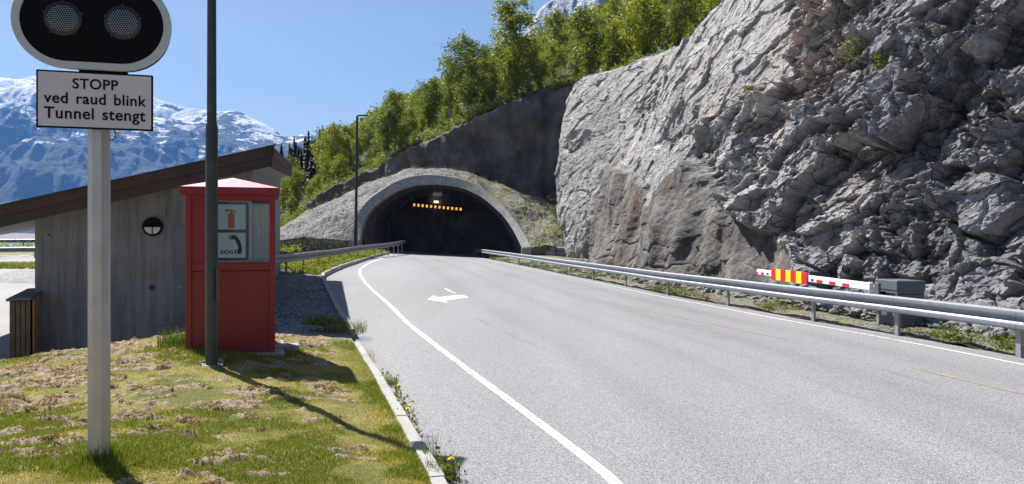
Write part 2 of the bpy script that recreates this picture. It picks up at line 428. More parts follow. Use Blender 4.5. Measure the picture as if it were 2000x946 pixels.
# kerb: a raised concrete strip, two runs with a dropped gap at the footpath
def kerb_run(name, y0, y1, h):
    yy = [y for y in np.arange(y0, y1, .5)]+[y1]
    k = [y for y in KP[:, 1] if y0 < y < y1]; yy = sorted(set(yy+k))
    path = [(float(kx(y)), y, float(road_z(kx(y), y))) for y in yy]
    prof = [(-.115, -.2), (-.115, h-.006), (-.109, h), (-.012, h), (0, h-.012), (.005, -.2)]
    A_ = np.array(path); L = np.concatenate([[0], np.cumsum(np.hypot(np.diff(A_[:, 0]), np.diff(A_[:, 1])))]); mb = MB(); s = 0; r_ = random.Random(int(y0))
    while s < L[-1]-.1:
        e = min(s+1.0, L[-1]); q = np.linspace(s+.006, e-.006, 4); j = r_.uniform(-.006, .006); k = r_.uniform(-.008, .006)
        mb.sweep([(np.interp(t, L, A_[:, 0])+j, np.interp(t, L, A_[:, 1]), np.interp(t, L, A_[:, 2])+k) for t in q], prof); s = e
    return struct(name, mb.mesh(name), M_KERB)
kerb_run('kerb', -14, 12.9, .10); kerb_run('kerb', 13.9, KP[-1, 1]-.3, .17)

# lawn, footpath, gravel, verge, parking lot
def lawn_z(X, Y):
    z = left_z(X, Y)
    yc = np.clip(9.9+1.25*(X+7.1), 7.0, 13.6); z = z-.09*sst(-5, -7, X); yc = np.where(X > -5, 30, yc)
    z = z-1.1*sst(-.3, 4.0, Y-yc)
    b = np.exp(-(((X+4.2)/1.9)**2+((Y-11.6)/1.9)**2)); z = z+.05*b
    return z+.025*fbm(X*1.7, Y*1.7, 3, 4)+.006*fbm(X*7, Y*7, 1, 2)+lumps(X, Y)*.038
def lumps(X, Y):
    """ridges of raked-up dead moss: 0 where the lawn is bare, 1 on top of a clump"""
    X, Y = np.asarray(X, float), np.asarray(Y, float); u = X*.92+Y*.39; v = -X*.39+Y*.92
    u = u+.12*vnoise(X*3, Y*3, 0, 8); v = v+.10*vnoise(X*3, Y*3, 5, 8)
    n = fbm(u*3.6, v*7.5, 0, 4, 71); mk = fbm(X*.55, Y*.8, 0, 3, 72)
    edge = sst(.3, .8, kx(Y)-X)
    return np.clip(sst(.12, .62, n+.42*mk)*(.7+.5*vnoise(X*14, Y*14, 0, 73)+.3*vnoise(X*31, Y*31, 0, 74)), 0, 1.3)*edge
ys = np.concatenate([np.linspace(-8, 3.2, 40)[:-1], np.linspace(3.2, 12.9, 620)])
P = strip(ys, lambda y: np.minimum(-.72*np.maximum(y, 2)-.6, kx(y)-2), lambda y: kx(y)-.118, 560, lawn_z)
lawn = struct('lawn', gridmesh('lawn', P, flip=True, attrs={'thatch': lumps(P[..., 0], P[..., 1])}), M_LAWN)
P = strip(np.linspace(-8, 12.9, 60), cst(-16), lambda y: np.minimum(-.72*np.maximum(y, 2)-.6, kx(y)-2)+.02, 30, lawn_z)
struct('lawn', gridmesh('lawn', P, flip=True, attrs={'thatch': lumps(P[..., 0], P[..., 1])}), M_LAWN)
ys = np.linspace(-2, 12.6, 60)
P = strip(np.linspace(12.2, 13.9, 10), lambda y: np.interp(y, [12, 14], [-5.3, -5.0]), lambda y: kx(y)-.125, 20, left_z, .012)
path = struct('footpath', gridmesh('footpath', P, flip=True), M_PATH)
wx = lambda y: -5.39-(np.asarray(y)-16)*.262
P = strip(np.linspace(13.7, 30.5, 90), lambda y: wx(y)-.4, lambda y: kx(y)-.125, 60, lambda X, Y: left_z(X, Y)+.05*fbm(X*1.5, Y*1.5, 0, 4), .004)
gravel = struct('gravel', gridmesh('gravel', P, flip=True), M_GRAVEL)
P = strip(np.linspace(30.2, 64, 90), lambda y: np.interp(y, [30, 44, 52], [-10, -14, -34]), lambda y: kx(y)-.125, 60, lambda X, Y: left_z(X, Y)+.03*fbm(X*1.5, Y*1.5, 0, 4), .01)
verge = struct('verge', gridmesh('verge', P, flip=True), M_VERGE)
P = strip(np.linspace(-14, 52, 60), cst(-62), lambda y: np.interp(y, [9, 12, 16, 52], [-9, -4.5, -7, -16]), 40, lot_z, 0)
lot = struct('parking_lot', gridmesh('parking_lot', P, flip=True), M_LOT)
P = strip(np.linspace(49, 64, 20), cst(-62), cst(-31), 40, lambda X, Y: lot_z(X, Y)+.1*fbm(X*.8, Y*.8)+.05)
struct('lot_verge', gridmesh('lot_verge', P, flip=True), M_VERGE)
# strip of dirt and turf between the right-hand rail and the rock
M_DIRT = m_gravel('verge_gravel', (.07, .066, .06), (.24, .22, .20), 14, .7, bump=.03)
P = strip(np.linspace(-14, 66, 160), lambda y: rail_x(y)+.1, lambda y: rail_x(y)+5.5, 30, lambda X, Y: road_z(rail_x(Y), Y)+.06*sst(.1, .6, X-rail_x(Y))+.22*sst(1, 4, X-rail_x(Y))+.05*fbm(X*1.3, Y*1.3, 2, 4))
dme = gridmesh('rock_verge', P, flip=True, attrs={'grass': np.full(P.shape[:2], .6)})
struct('rock_verge', dme, M_DIRT)
# ------------------------------------------------------------------ the blasted rock cliff
# columns: base x, base y, lean of the face per metre of height (x, y), height
CC = np.array([(10.5, 69, .05, .55, 16.6), (5.2, 63.2, .055, .16, 16.0), (4.9, 52, .345, .03, 15.4), (5.1, 41, .36, .03, 14.6), (6.6, 31, .35, .08, 15.6),
               (8.55, 23, .38, .10, 17), (10.3, 17.5, .38, .10, 18), (11.6, 13, .38, .08, 18), (12.6, 8, .26, .04, 18), (13.2, 1, .26, 0, 18), (13.6, -12, .26, 0, 18)])
cl = np.concatenate([[0], np.cumsum(np.hypot(np.diff(CC[:, 0]), np.diff(CC[:, 1])))])
cf = [_smooth(cl, CC[:, k]) for k in range(5)]
# sample density follows the distance: fine where the rock is close
ss = [0.0]
while ss[-1] < cl[-1]:
    y = float(cf[1](ss[-1])); D = max(y, 9) if y > 2 else 30
    ss.append(ss[-1]+D*.0021)
ss = np.array(ss); hs = np.concatenate([np.linspace(0, 7.5, 330)[:-1], np.linspace(7.5, 11, 90)[:-1], np.linspace(11, 18, 120)])/18
SS, HH = np.meshgrid(ss, hs, indexing='ij')
bx, by, lx, ly, Ht = [f(SS) for f in cf]
HZ = HH*Ht-.25
topr = sst(.93, 1.0, HH)
CX0 = bx+lx*HZ+topr*1.6; CY0 = by+ly*HZ+topr*.5*(SS < cl[2]); CZ0 = HZ-.25*topr
m = 1-sst(cl[1]-1, cl[2]+6, SS)                      # the far edge bulges over its foot
CX0 = CX0-m*1.9*np.sin(np.clip(HZ/15, 0, 1)*math.pi)*sst(0, 4, SS)
gx = np.gradient(bx, axis=0); gy = np.gradient(by, axis=0); gl = np.hypot(gx, gy)
NX, NY = gy/gl, -gx/gl                                # road-side normal in plan
sg = np.sign(-NX*1.0); NX, NY = NX*sg, NY*sg
NZ = np.full_like(NX, .33)
px = PCX+FP*CX0/np.maximum(CY0, 1); py = HY-FP*(CZ0-CAMZ)/np.maximum(CY0, 1)
def inpoly(x, y, poly):
    ins = np.zeros(x.shape, bool); d = np.full(x.shape, 1e9)
    for (x1, y1), (x2, y2) in zip(poly, poly[1:]+poly[:1]):
        c = ((y1 > y) != (y2 > y)) & (x < (x2-x1)*(y-y1)/((y2-y1) or 1e-9)+x1); ins ^= c
        L = (x2-x1)**2+(y2-y1)**2; t = np.clip(((x-x1)*(x2-x1)+(y-y1)*(y2-y1))/L, 0, 1)
        d = np.minimum(d, np.hypot(x-x1-t*(x2-x1), y-y1-t*(y2-y1)))
    return np.where(ins, d, -d)
g1 = fbm(CX0*.8, CY0*.8, CZ0*.8, 4, 5)*16; g2 = fbm(CX0*.8, CY0*.8, CZ0*.8, 4, 55)*16
shot = inpoly(px+g1, py+g2, [(1118, 505), (1140, 440), (1160, 340), (1195, 300), (1225, 330), (1262, 352), (1275, 400), (1330, 350), (1352, 325), (1385, 352), (1432, 420), (1500, 455), (1562, 500), (1590, 600), (1560, 640), (1250, 640), (1118, 560)])
shot = sst(-13, 13, shot)
slab = inpoly(px+g1*1.3, py+g2*1.3, [(900, 700), (900, -900), (1500, -900), (1560, -60), (1555, 130), (1490, 175), (1400, 228), (1375, 240), (1368, 330), (1300, 400), (1120, 520)])
slab = sst(-9, 9, slab)*(1-shot)
jag = np.clip(1-shot-slab, 0, 1)
# slanting joint system: one axis along the foliation, one across, one into the rock
a1 = CZ0*.93-SS*.36; a2 = SS*.93+CZ0*.36; a3 = CX0*.5-CY0*.1
wr = .12*fbm(SS*.35, CZ0*.35, 0, 3, 9)
def blk(sc, asp, k, tilt=.6): return blocks((a1+wr)/(sc*asp), (a2+wr)/sc, a3/sc, k, tilt)
h1, e1 = blk(2.5, .62, 11, .75); h2, e2 = blk(1.15, .55, 31, .8); h3, e3 = blk(.5, .5, 51, .9); h4, e4 = blk(.2, .5, 71, .9)
frac = sst(-.25, .35, vnoise(SS*.35, CZ0*.4, 0, 88))
big = fbm(SS*.12, CZ0*.14, 0, 3, 3)
ledge = ridged(a1*.32+.4*fbm(SS*.2, CZ0*.2), a2*.06, 0, 3, 21)
drill = np.exp(-(((SS+.12*vnoise(SS*.2, CZ0*.15, 0))/1.45 % 1.0-.5)/.035)**2)*sst(1600, 1700, px)*sst(-.2, .3, vnoise(SS*.5, CZ0*.22, 0, 95))
dj = .34*big+.42*h1+(.12+.14*frac)*h2+(.025+.065*frac)*h3+(.010+.018*frac)*h4-.34*np.exp(-(e1/.035)**2)*sst(-.3, .2, vnoise(SS*.3, CZ0*.3, 2, 93))-.09*np.exp(-(e2/.03)**2)+.03*ledge+.012*fbm(a1*6, a2*1.2, 0, 3, 66)-.16*drill
gr1 = ridged((SS*.93+CZ0*.36)*.13+.2*wr, (-SS*.36+CZ0*.93)*.9, 0, 5, 61)       # grain running up to the right
crk = np.exp(-(e1/.05)**2)*sst(.15, .45, vnoise(SS*.25, CZ0*.3, 0, 91))
ds = .34*big+.042*gr1+.075*h1+.022*h2*sst(-.2, .5, vnoise(SS*.3, CZ0*.3, 7, 2))+.006*h4+.014*h3-.30*crk+.012*fbm(SS*3, CZ0*3, 0, 4, 8)
scoop = sst(.38, .62, vnoise(SS*.33, CZ0*.42, 0, 37)); ds = ds-.30*scoop*(.6+.5*h2)
# sprayed concrete: soft vertical folds and sagging bulges
fold = vnoise(SS*.30+CZ0*.1, CZ0*.14+3, 0, 41)*.75+vnoise(SS*.65+CZ0*.15, CZ0*.38, 0, 42)*.42+vnoise(SS*1.5, CZ0*.8, 0, 43)*.15
dh = .34*big+.85*fold+.30*ds-.12*(1-np.abs(vnoise(SS*.8, CZ0*.3, 0, 44)))+.022*fbm(SS*5, CZ0*5, 0, 3, 45)+.16
disp = dj*jag*(.75+.25*sst(0, 3, HZ))+ds*slab+dh*shot
edge0 = sst(0, 3.0, SS); disp = disp*(.3+.7*edge0)
P = np.stack([CX0+NX*disp, CY0+NY*disp, CZ0+NZ*disp*.9+.10*fbm(SS*1.1, CZ0*0, 0, 3)*topr*4], -1)
pink = sst(.18, .5, vnoise(SS*.3, CZ0*.25, 3, 77))*sst(1440, 1560, px)*(1-sst(1640, 1760, px))*.8+.5*sst(0, .3, vnoise(SS*.2, CZ0*.3, 5, 78))*slab
rust = sst(.30, .6, vnoise(SS*.45, CZ0*.5, 0, 79))*shot*.55*sst(0, .5, vnoise(SS*.2, CZ0*.3, 0, 81))
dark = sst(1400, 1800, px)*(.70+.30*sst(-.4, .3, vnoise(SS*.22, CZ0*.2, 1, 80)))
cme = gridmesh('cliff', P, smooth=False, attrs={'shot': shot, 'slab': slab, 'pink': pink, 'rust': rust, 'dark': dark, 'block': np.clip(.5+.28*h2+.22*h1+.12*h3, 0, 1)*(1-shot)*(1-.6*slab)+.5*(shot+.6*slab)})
sm = (shot[:-1, :-1] > .5).ravel(); cme.polygons.foreach_set('use_smooth', sm)
m, nt, b = new_mat('cliff_rock'); n = N(nt)
v = n.noise(1.1, 8, .68, dist=.6); v2 = n.noise(7, 6, .7)
rock = n.ramp(n.math('ADD', n.math('MULTIPLY', v, .6), n.math('MULTIPLY', v2, .4)), [(.3, (.13, .13, .14)), (.46, (.27, .265, .27)), (.6, (.42, .41, .40)), (.7, (.55, .54, .52))])
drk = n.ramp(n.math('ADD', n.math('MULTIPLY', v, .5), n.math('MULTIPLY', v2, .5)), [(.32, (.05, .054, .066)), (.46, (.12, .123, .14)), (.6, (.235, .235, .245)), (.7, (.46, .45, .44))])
slb = n.ramp(n.math('ADD', n.math('MULTIPLY', v, .45), n.math('MULTIPLY', n.noise(3.5, 8, .72, co=n.mapt((1, 3.5, 1), (R(-21), 0, 0))), .55)), [(.30, (.15, .152, .16)), (.47, (.315, .305, .305)), (.65, (.48, .46, .445))])
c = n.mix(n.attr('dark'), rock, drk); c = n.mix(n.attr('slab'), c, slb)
c = n.mix(n.math('MULTIPLY', n.attr('pink'), n.ramp(n.noise(2.5, 5, .7), [(.38, 0.0), (.6, .85)])), c, (.50, .37, .31))
sc = n.ramp(n.noise(1.2, 6, .6, co=n.map((1, 1, .4))), [(.3, (.07, .065, .06)), (.5, (.145, .134, .122)), (.7, (.25, .232, .21))])
sc = n.mix(1.0, sc, n.ramp(n.noise(16, 5, .75), [(.3, .65), (.7, 1.25)]), 'MULTIPLY')
sc = n.mix(1.0, sc, n.ramp(n.noise(4.5, 6, .7), [(.35, .62), (.6, 1.15)]), 'MULTIPLY')
sc = n.mix(n.attr('rust'), sc, (.13, .075, .05)); c = n.mix(n.attr('shot'), c, sc)
wv = n.nt.nodes.new('ShaderNodeVectorMath'); wv.operation = 'ADD'; nz = n.nt.nodes.new('ShaderNodeTexNoise'); nz.inputs['Scale'].default_value = 1.6; nz.inputs['Detail'].default_value = 4
nt.links.new(n.obj, nz.inputs['Vector']); ml = n.nt.nodes.new('ShaderNodeVectorMath'); ml.operation = 'SCALE'; ml.inputs['Scale'].default_value = .7; nt.links.new(nz.outputs['Color'], ml.inputs[0])
gm_ = n.mapt((1, 2.2, 1), (R(-21), 0, 0)); nt.links.new(gm_, wv.inputs[0]); nt.links.new(ml.outputs[0], wv.inputs[1])
ck1 = n.vor(.8, 'DISTANCE_TO_EDGE', 'Distance', co=wv.outputs[0]); ck2 = n.vor(3.4, 'DISTANCE_TO_EDGE', 'Distance', co=wv.outputs[0])
crk_ = n.math('MULTIPLY', n.ramp(ck1, [(0, .0), (.022, 1.0)]), 1.0)
c = n.mix(n.math('SUBTRACT', 1.0, n.attr('shot')), c, n.mix(1.0, c, n.ramp(crk_, [(0, .55), (1, 1.0)]), 'MULTIPLY'))
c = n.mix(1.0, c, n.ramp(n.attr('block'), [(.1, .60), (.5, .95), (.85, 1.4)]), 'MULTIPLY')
lich = n.ramp(n.noise(.9, 5, .7, co=n.map((1, 1, .25))), [(.60, 0.0), (.70, .45)]); c = n.mix(n.math('MULTIPLY', lich, n.math('SUBTRACT', 1.0, n.attr('shot'))), c, (.06, .06, .065))
nt.links.new(c, b.inputs['Base Color']); b.inputs['Roughness'].default_value = .82; b.inputs['Specular IOR Level'].default_value = .3
h = n.math('ADD', n.math('MULTIPLY', n.noise(9, 8, .75), .8), n.math('MULTIPLY', n.noise(5, 8, .75, co=n.mapt((1, 4, 1), (R(-21), 0, 0))), 1.3))
h = n.math('ADD', h, n.math('MULTIPLY', crk_, n.math('MULTIPLY', n.math('SUBTRACT', 1.0, n.attr('shot')), .9)))
n.bump(h, 1, .07, b)
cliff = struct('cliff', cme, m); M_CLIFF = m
cliff_top = P[:, -1]; P_CL = P

# ------------------------------------------------------------------ sprayed rock wall behind the portal
top = [(500, 450, 90), (549, 438, 89), (562, 432, 88.5), (585, 418, 88), (600, 395, 87), (622, 377, 86), (660, 354, 85), (700, 336, 84), (735, 320, 83), (752, 305, 82.5), (780, 292, 82), (815, 272, 81.5), (850, 262, 81), (880, 243, 80.5), (905, 232, 80), (925, 222, 79.5), (960, 205, 79), (1000, 186, 78.5), (1040, 172, 78), (1090, 160, 77), (1120, 152, 76), (1150, 148, 74), (1190, 150, 71)]
TP = np.array([tuple(W(*p)) for p in top]); tl = np.linspace(0, 1, len(TP)); uu = np.linspace(0, 1, 320)
T = np.stack([np.interp(uu, tl, TP[:, k]) for k in range(3)], -1)
T[:, 2] += .18*fbm(uu*60, 0, 0, 4, 3)
vv = np.linspace(0, 1, 110); Q = np.zeros((320, 110, 3))
for j, v_ in enumerate(vv):
    Q[:, j, 0] = T[:, 0]; Q[:, j, 1] = T[:, 1]-1.5+v_*1.5-3.5*(1-v_)*sst(.55, 1, uu)*0; Q[:, j, 2] = T[:, 2]*v_+(-1.0)*(1-v_)
rim = sst(.955, 1.0, vv)[None, :]
d = .85*fbm(Q[..., 0]*.10, Q[..., 2]*.14, 0, 3, 12)+.55*fbm(Q[..., 0]*.45, Q[..., 2]*.30, 0, 4, 13)+.06*fbm(Q[..., 0]*3, Q[..., 2]*3, 0, 3, 14)
hole = np.exp(-(((Q[..., 0]+3.2)/2.2)**2+((Q[..., 2]-11.5)/1.5)**2)); d -= 1.3*hole
crease = np.exp(-((Q[..., 0]-3.5)/.5)**2); d -= .8*crease; crease = np.exp(-((Q[..., 0]+14)/.35)**2); d -= .5*crease
Q[..., 1] -= d*(1-rim); Q[..., 1] += rim*1.2; Q[..., 2] -= rim*.15
wme = gridmesh('sprayed_rock_wall', Q, True, flip=False)
m, nt, b = new_mat('sprayed_concrete'); n = N(nt)
c = n.ramp(n.noise(.35, 7, .65), [(.3, (.05, .048, .05)), (.5, (.11, .105, .105)), (.7, (.20, .19, .18))])
c = n.mix(1.0, c, n.ramp(n.noise(.8, 5, .7, co=n.map((1.2, 1, .6))), [(.4, 1.0), (.62, .68), (.75, 1.2)]), 'MULTIPLY')
c = n.mix(n.ramp(n.noise(.22, 4), [(.60, 0.0), (.68, .6)]), c, (.09, .045, .03))
nt.links.new(c, b.inputs['Base Color']); b.inputs['Roughness'].default_value = .85; n.bump(n.noise(8, 6, .7), 1, .12, b)
hw = obj('sprayed_rock_wall', wme, m)
tag(hw, 'dark grey sprayed-concrete rock wall rising to the right behind the tunnel mouth', 'rock wall')

# ------------------------------------------------------------------ the wooded slope above wall and cliff
def plane_z(x, y): return 15.6+.485*(x-2.0)+.232*(y-76)
BW = np.stack([np.interp(np.linspace(0, 1, 60), tl, TP[:, k]) for k in range(3)], -1)[2:-5]
ci = [i for i in range(len(ss)) if 4 < ss[i]]; ci = ci[::max(1, len(ci)//60)]
BC = np.stack([cliff_top[ci, 0]-.25, cliff_top[ci, 1], cliff_top[ci, 2]-.3], -1)
BW[:, 1] += .9; BW[:, 2] -= .5; B = np.concatenate([BW, BC]); nb = len(B); nw = len(BW)
ang = np.where(np.arange(nb) < nw, 100-42*(np.arange(nb)/nw)**2.0, 58-50*np.clip((np.arange(nb)-nw)/25, 0, 1)**.7)
ang[:6] = np.linspace(112, 100, 6)
# drop anything nearer than 8 m: out of view
keep = B[:, 1] > -8; B = B[keep]; ang = ang[keep]
tt = np.concatenate([np.linspace(0, 20, 26), np.geomspace(21.5, 620, 60)])
fi = np.linspace(0, len(B)-1, 220); Bf = np.stack([np.interp(fi, np.arange(len(B)), B[:, k]) for k in range(3)], -1); Af = np.radians(np.interp(fi, np.arange(len(B)), ang))
HX = Bf[:, None, 0]+np.cos(Af)[:, None]*tt; HYY = Bf[:, None, 1]+np.sin(Af)[:, None]*tt
def hill_z(x, y, bz, t):
    k = sst(0, 28, t); near = bz+.42*t*sst(0, 60, bz*4)
    return near*(1-k)+plane_z(x, y)*k+(fbm(x*.05, y*.05, 0, 4, 4)*1.6+fbm(x*.4, y*.4, 0, 3, 6)*.35)*sst(0, 10, t)+.16*fbm(x*.9, y*.9, 0, 3, 8)*sst(0, .6, t)
HZZ = hill_z(HX, HYY, Bf[:, None, 2], tt[None, :]+0*HX)
hill = struct('hillside', gridmesh('hillside', np.stack([HX, HYY, HZZ], -1)), M_HILL)
def hill_pt(u, t):
    i = u*(len(Bf)-1); b = np.array([np.interp(i, np.arange(len(Bf)), Bf[:, k]) for k in range(3)]); a = np.interp(i, np.arange(len(Af)), Af)
    x = b[0]+math.cos(a)*t; y = b[1]+math.sin(a)*t
    return Vector((x, y, float(hill_z(np.array(x), np.array(y), np.array(b[2]), np.array(t)))))

# ------------------------------------------------------------------ mountains across the fjord
def mountain(name, ridge, D0, D1, zb, az, seed, snowline, hue, res=(620, 200), rough=1.0):
    """terrain in polar form: foot at D0, ridge at D1; the ridge height follows the skyline"""
    rp = np.array(ridge, float); a = np.linspace(rp[0, 0], rp[-1, 0], res[0]); rpy = _smooth(rp[:, 0], rp[:, 1])(a)
    tr = np.linspace(0, 1.25, res[1])
    Dm = D0+(D1-D0)*tr[None, :]; X = (a[:, None]-PCX)/FP*Dm; Y = Dm+0*X
    zr = CAMZ+(HY-rpy[:, None])/FP*D1
    prof = np.where(tr < 1, .08+.92*tr**1.25, 1-.5*(tr-1))[None, :]
    s = 1.0/(D1-D0)
    n1 = ridged(X*s*3.1, Y*s*1.9, 0, 6, seed); n2 = fbm(X*s*9, Y*s*9, 0, 5, seed+5)
    env = np.clip(1-np.abs(tr-.5)/.5, 0, 1)[None, :]**.6
    Z = zb+(zr-zb)*prof+((n1*.10+n2*.035)*rough*(zr-zb))*env+n2*(zr-zb)*.010
    return gridmesh(name, np.stack([X, Y, Z], -1), True), zr
ridge = [(-900, 190), (-500, 150), (-200, 165), (-60, 150), (0, 152), (40, 156), (75, 151), (140, 157), (200, 166), (260, 182), (300, 191), (340, 203), (375, 214), (420, 218), (470, 221), (500, 232), (530, 250), (556, 266), (575, 266), (597, 262), (625, 268), (700, 300), (800, 330), (1000, 350)]
me, _ = mountain('snow_mountain', ridge, 3500, 5200, -60, 0, 3, 700, 0)
m, nt, b = new_mat('mountain_side'); n = N(nt)
zc = n.sep()[2]; k = .001
w1 = n.noise(1.0, 9, .68, co=n.map((k*2.2, k*1.2, k*9)), dist=.5); w2 = n.noise(1.0, 6, .7, co=n.map((k*14, k*8, k*30)))
hgt = n.math('ADD', n.math('MULTIPLY', zc, .001), n.math('MULTIPLY', n.math('SUBTRACT', w1, .5), 1.7))
hgt = n.math('ADD', hgt, n.math('MULTIPLY', n.math('SUBTRACT', w2, .5), 1.5))
snow = n.ramp(hgt, [(.75, 0.0), (.78, 1.0)])
rockc = n.ramp(w2, [(.35, (.012, .015, .018)), (.65, (.05, .05, .05))])
rk = n.ramp(n.noise(1.0, 8, .72, co=n.map((k*5, k*3, k*12))), [(.60, 0.0), (.66, 1.0)])
wood = n.ramp(n.noise(1.0, 8, .75, co=n.map((k*16, k*12, k*24))), [(.35, (.006, .010, .008)), (.65, (.022, .034, .018))])
low = n.mix(n.math('MULTIPLY', rk, .55), wood, (.26, .22, .19))
tree_l = n.ramp(n.math('ADD', n.math('MULTIPLY', zc, .001), n.math('MULTIPLY', w1, .5)), [(.62, 0.0), (.72, 1.0)])
c = n.mix(tree_l, low, rockc); c = n.mix(snow, c, (.85, .85, .86))
nt.links.new(c, b.inputs['Base Color']); b.inputs['Roughness'].default_value = .9
n.bump(w2, 1, 45, b); n_ = None
struct('snow_mountain', me, m)
me, _ = mountain('rocky_peak', [(940, 420), (985, 200), (1015, 90), (1040, 36), (1060, 14), (1085, -8), (1120, -40), (1200, -110), (1330, -220), (1500, -300)], 2700, 3300, 100, 0, 9, 9e9, 0, (300, 120), .6)
m2, nt, b = new_mat('bare_mountain'); n = N(nt); n = N(nt)
w1 = n.noise(1.0, 9, .7, co=n.map((k*8, k*6, k*8))); c = n.ramp(w1, [(.35, (.02, .018, .024)), (.6, (.075, .068, .075))])
c = n.mix(n.ramp(n.noise(1.0, 7, .75, co=n.map((k*12, k*8, k*22))), [(.74, 0.0), (.79, .7)]), c, (.5, .5, .52))
nt.links.new(c, b.inputs['Base Color']); n.bump(w1, 1, 25, b)
struct('rocky_peak', me, m2)

# the air between here and the mountains
hz = MB().box((-500, 2960, 638), (9400, 6400, 1388)).mesh('haze')
m, nt, b = new_mat('haze_air'); nt.nodes.remove(b)
pv = nt.nodes.new('ShaderNodeVolumePrincipled'); pv.inputs['Color'].default_value = (.16, .42, 1, 1); pv.inputs['Density'].default_value = 0.8e-4; pv.inputs['Anisotropy'].default_value = .1
nt.links.new(pv.outputs[0], nt.nodes['Material Output'].inputs['Volume']); struct('haze', hz, m, 'stuff')

# ------------------------------------------------------------------ tunnel portal
outer = [(682, 469), (688, 450), (696, 425), (709, 403), (728, 384), (750, 369), (770, 357), (790, 349), (812, 344), (834, 342), (856, 343), (877, 346), (902, 351), (926, 359), (952, 375), (977, 396), (994, 416), (1010, 437), (1025, 460), (1038, 483)]
inner = [(703, 469), (706, 449), (712, 430), (724, 412), (740, 397), (757, 385), (773, 375), (791, 368.5), (812, 363), (834, 361), (856, 361), (876, 363), (902, 368), (925, 377), (948, 391), (970, 410), (984, 424), (997, 442), (1009, 463), (1019, 484)]
def pd(py, side): return 71.0-.045*(py-342)*(1.0 if side < 0 else 1.15)
OUT = [W(x, y, pd(y, x-860)) for x, y in outer]; INN = [W(x, y, pd(y-8, x-860)) for x, y in inner]
def resamp(pts, n):
    A = np.array([tuple(p) for p in pts]); L = np.concatenate([[0], np.cumsum(np.linalg.norm(np.diff(A, axis=0), axis=1))]); L /= L[-1]
    f = [_smooth(L, A[:, k]) for k in range(3)]; t = np.linspace(0, 1, n); return np.stack([g(t) for g in f], -1)
NO = 90; OA, IA = resamp(OUT, NO), resamp(INN, NO)
portal = empty('tunnel_portal', (float(OA[:, 0].mean()), 69, .3), 0, 'wide arched concrete tunnel mouth opening dark into the mountain', 'tunnel portal')
inv = Matrix.Translation(-portal.location)
def pob(name, me, m): me.transform(inv); return obj(name, me, m, portal)
# collar: flat face between outer and inner edge, thick backwards
bk = np.array([0, 1.6, -.25])
R_ = np.stack([OA+bk, OA, OA*.5+IA*.5, IA, IA+np.array([0, 1.2, 0])], 1)
pob('collar', gridmesh('collar', R_, False, flip=True), M_CONC)
# lining: the inner edge carried down to the road, then back into the hill
ft0 = np.array([IA[0]]*4); ft0[:, 2] = np.linspace(-.3, IA[0, 2]-.3, 4); ft0[:, 0] += .25; ft1 = np.array([IA[-1]]*5); ft1[:, 2] = np.linspace(IA[-1, 2]-.3, -.3, 5)
sec = np.concatenate([ft0, IA, ft1]); sec[:, 1] += .02
cen = np.array([sec[:, 0].mean(), 0, 1.0])
rings = []
for j, (dy, sc_, sz_, dx) in enumerate([(.6, 1, 1, 0), (3, .985, .99, -.1), (3.03, .96, .975, -.1), (6, .93, .965, -.3), (9, .88, .95, -.6), (9.03, .85, .93, -.6), (12, .76, .91, -.9), (12.03, .70, .885, -1.1), (30, .70, .88, -.8), (60, .70, .88, .6), (100, .70, .88, 5), (150, .70, .88, 17), (200, .70, .88, 39)]):
    q_ = sec.copy(); q_[:, 0] = cen[0]+(q_[:, 0]-cen[0])*sc_+dx; q_[:, 2] = cen[2]+(q_[:, 2]-cen[2])*sz_+.008*dy
    blend = min(1, dy/8); q_[:, 1] = (q_[:, 1])*(1-blend)+70*blend+dy; rings.append(q_)
RG = np.stack(rings, 1)
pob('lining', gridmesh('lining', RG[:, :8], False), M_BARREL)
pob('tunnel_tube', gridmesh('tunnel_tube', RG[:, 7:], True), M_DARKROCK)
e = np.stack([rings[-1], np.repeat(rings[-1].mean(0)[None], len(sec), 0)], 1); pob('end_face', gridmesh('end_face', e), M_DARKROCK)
# feet blocks of the collar
for sd in (0, -1):
    o_, i_ = OA[sd], IA[sd]
    p0, p1 = (o_, i_) if sd == 0 else (i_, o_)
    yb = min(o_[1], i_[1]); zt = min(o_[2], i_[2])
    mb = MB().box(((p0[0]+p1[0])/2, yb+.9, (zt-.4)/2-.01), (abs(p1[0]-p0[0])-.02, 1.8, zt+.4), bev=.02)
    pob('plinth', mb.mesh('plinth'), M_CONC)
# tunnel floor
ysf = np.linspace(71, 200, 40)
P = strip(ysf, lambda y: np.interp(y, [70, 120, 200], [-13.5, -14, 0]), lambda y: np.interp(y, [70, 120, 200], [1.5, 3, 40]), 8, lambda X, Y: .05*np.clip(-3.2-X, 0, 14)+.004*(Y-30), -.005)
struct('tunnel_road', gridmesh('tunnel_road', P, flip=True), M_ROAD)

# mound of crushed rock heaped over the portal
sil = [(470, 468, 64), (500, 462, 66), (547, 444, 69), (572, 430, 71), (600, 411, 72.5), (655, 386, 74), (702, 365, 75), (757, 344, 76), (790, 334, 76), (822, 329, 76), (850, 329, 76), (892, 333, 76), (943, 347, 76), (993, 365, 76), (1027, 380, 75.5), (1060, 388, 75), (1084, 398, 73), (1096, 430, 70), (1108, 460, 66), (1112, 486, 64)]
SA = resamp([W(*p) for p in sil], NO)
rows = []
for t_ in np.linspace(0, 1, 46):
    g = OA*(1-t_)+SA*t_; g[:, 2] += .35*math.sin(t_*math.pi)*np.linspace(.35, .25, NO); g[:, 2] += -.04*(1-t_); rows.append(g)
bb = SA.copy(); bb[:, 1] += 3; bb[:, 2] -= .3; rows.append(bb); bb = bb.copy(); bb[:, 1] += 7; bb[:, 2] -= 4.5; rows.append(bb)
MG = np.stack(rows, 1)
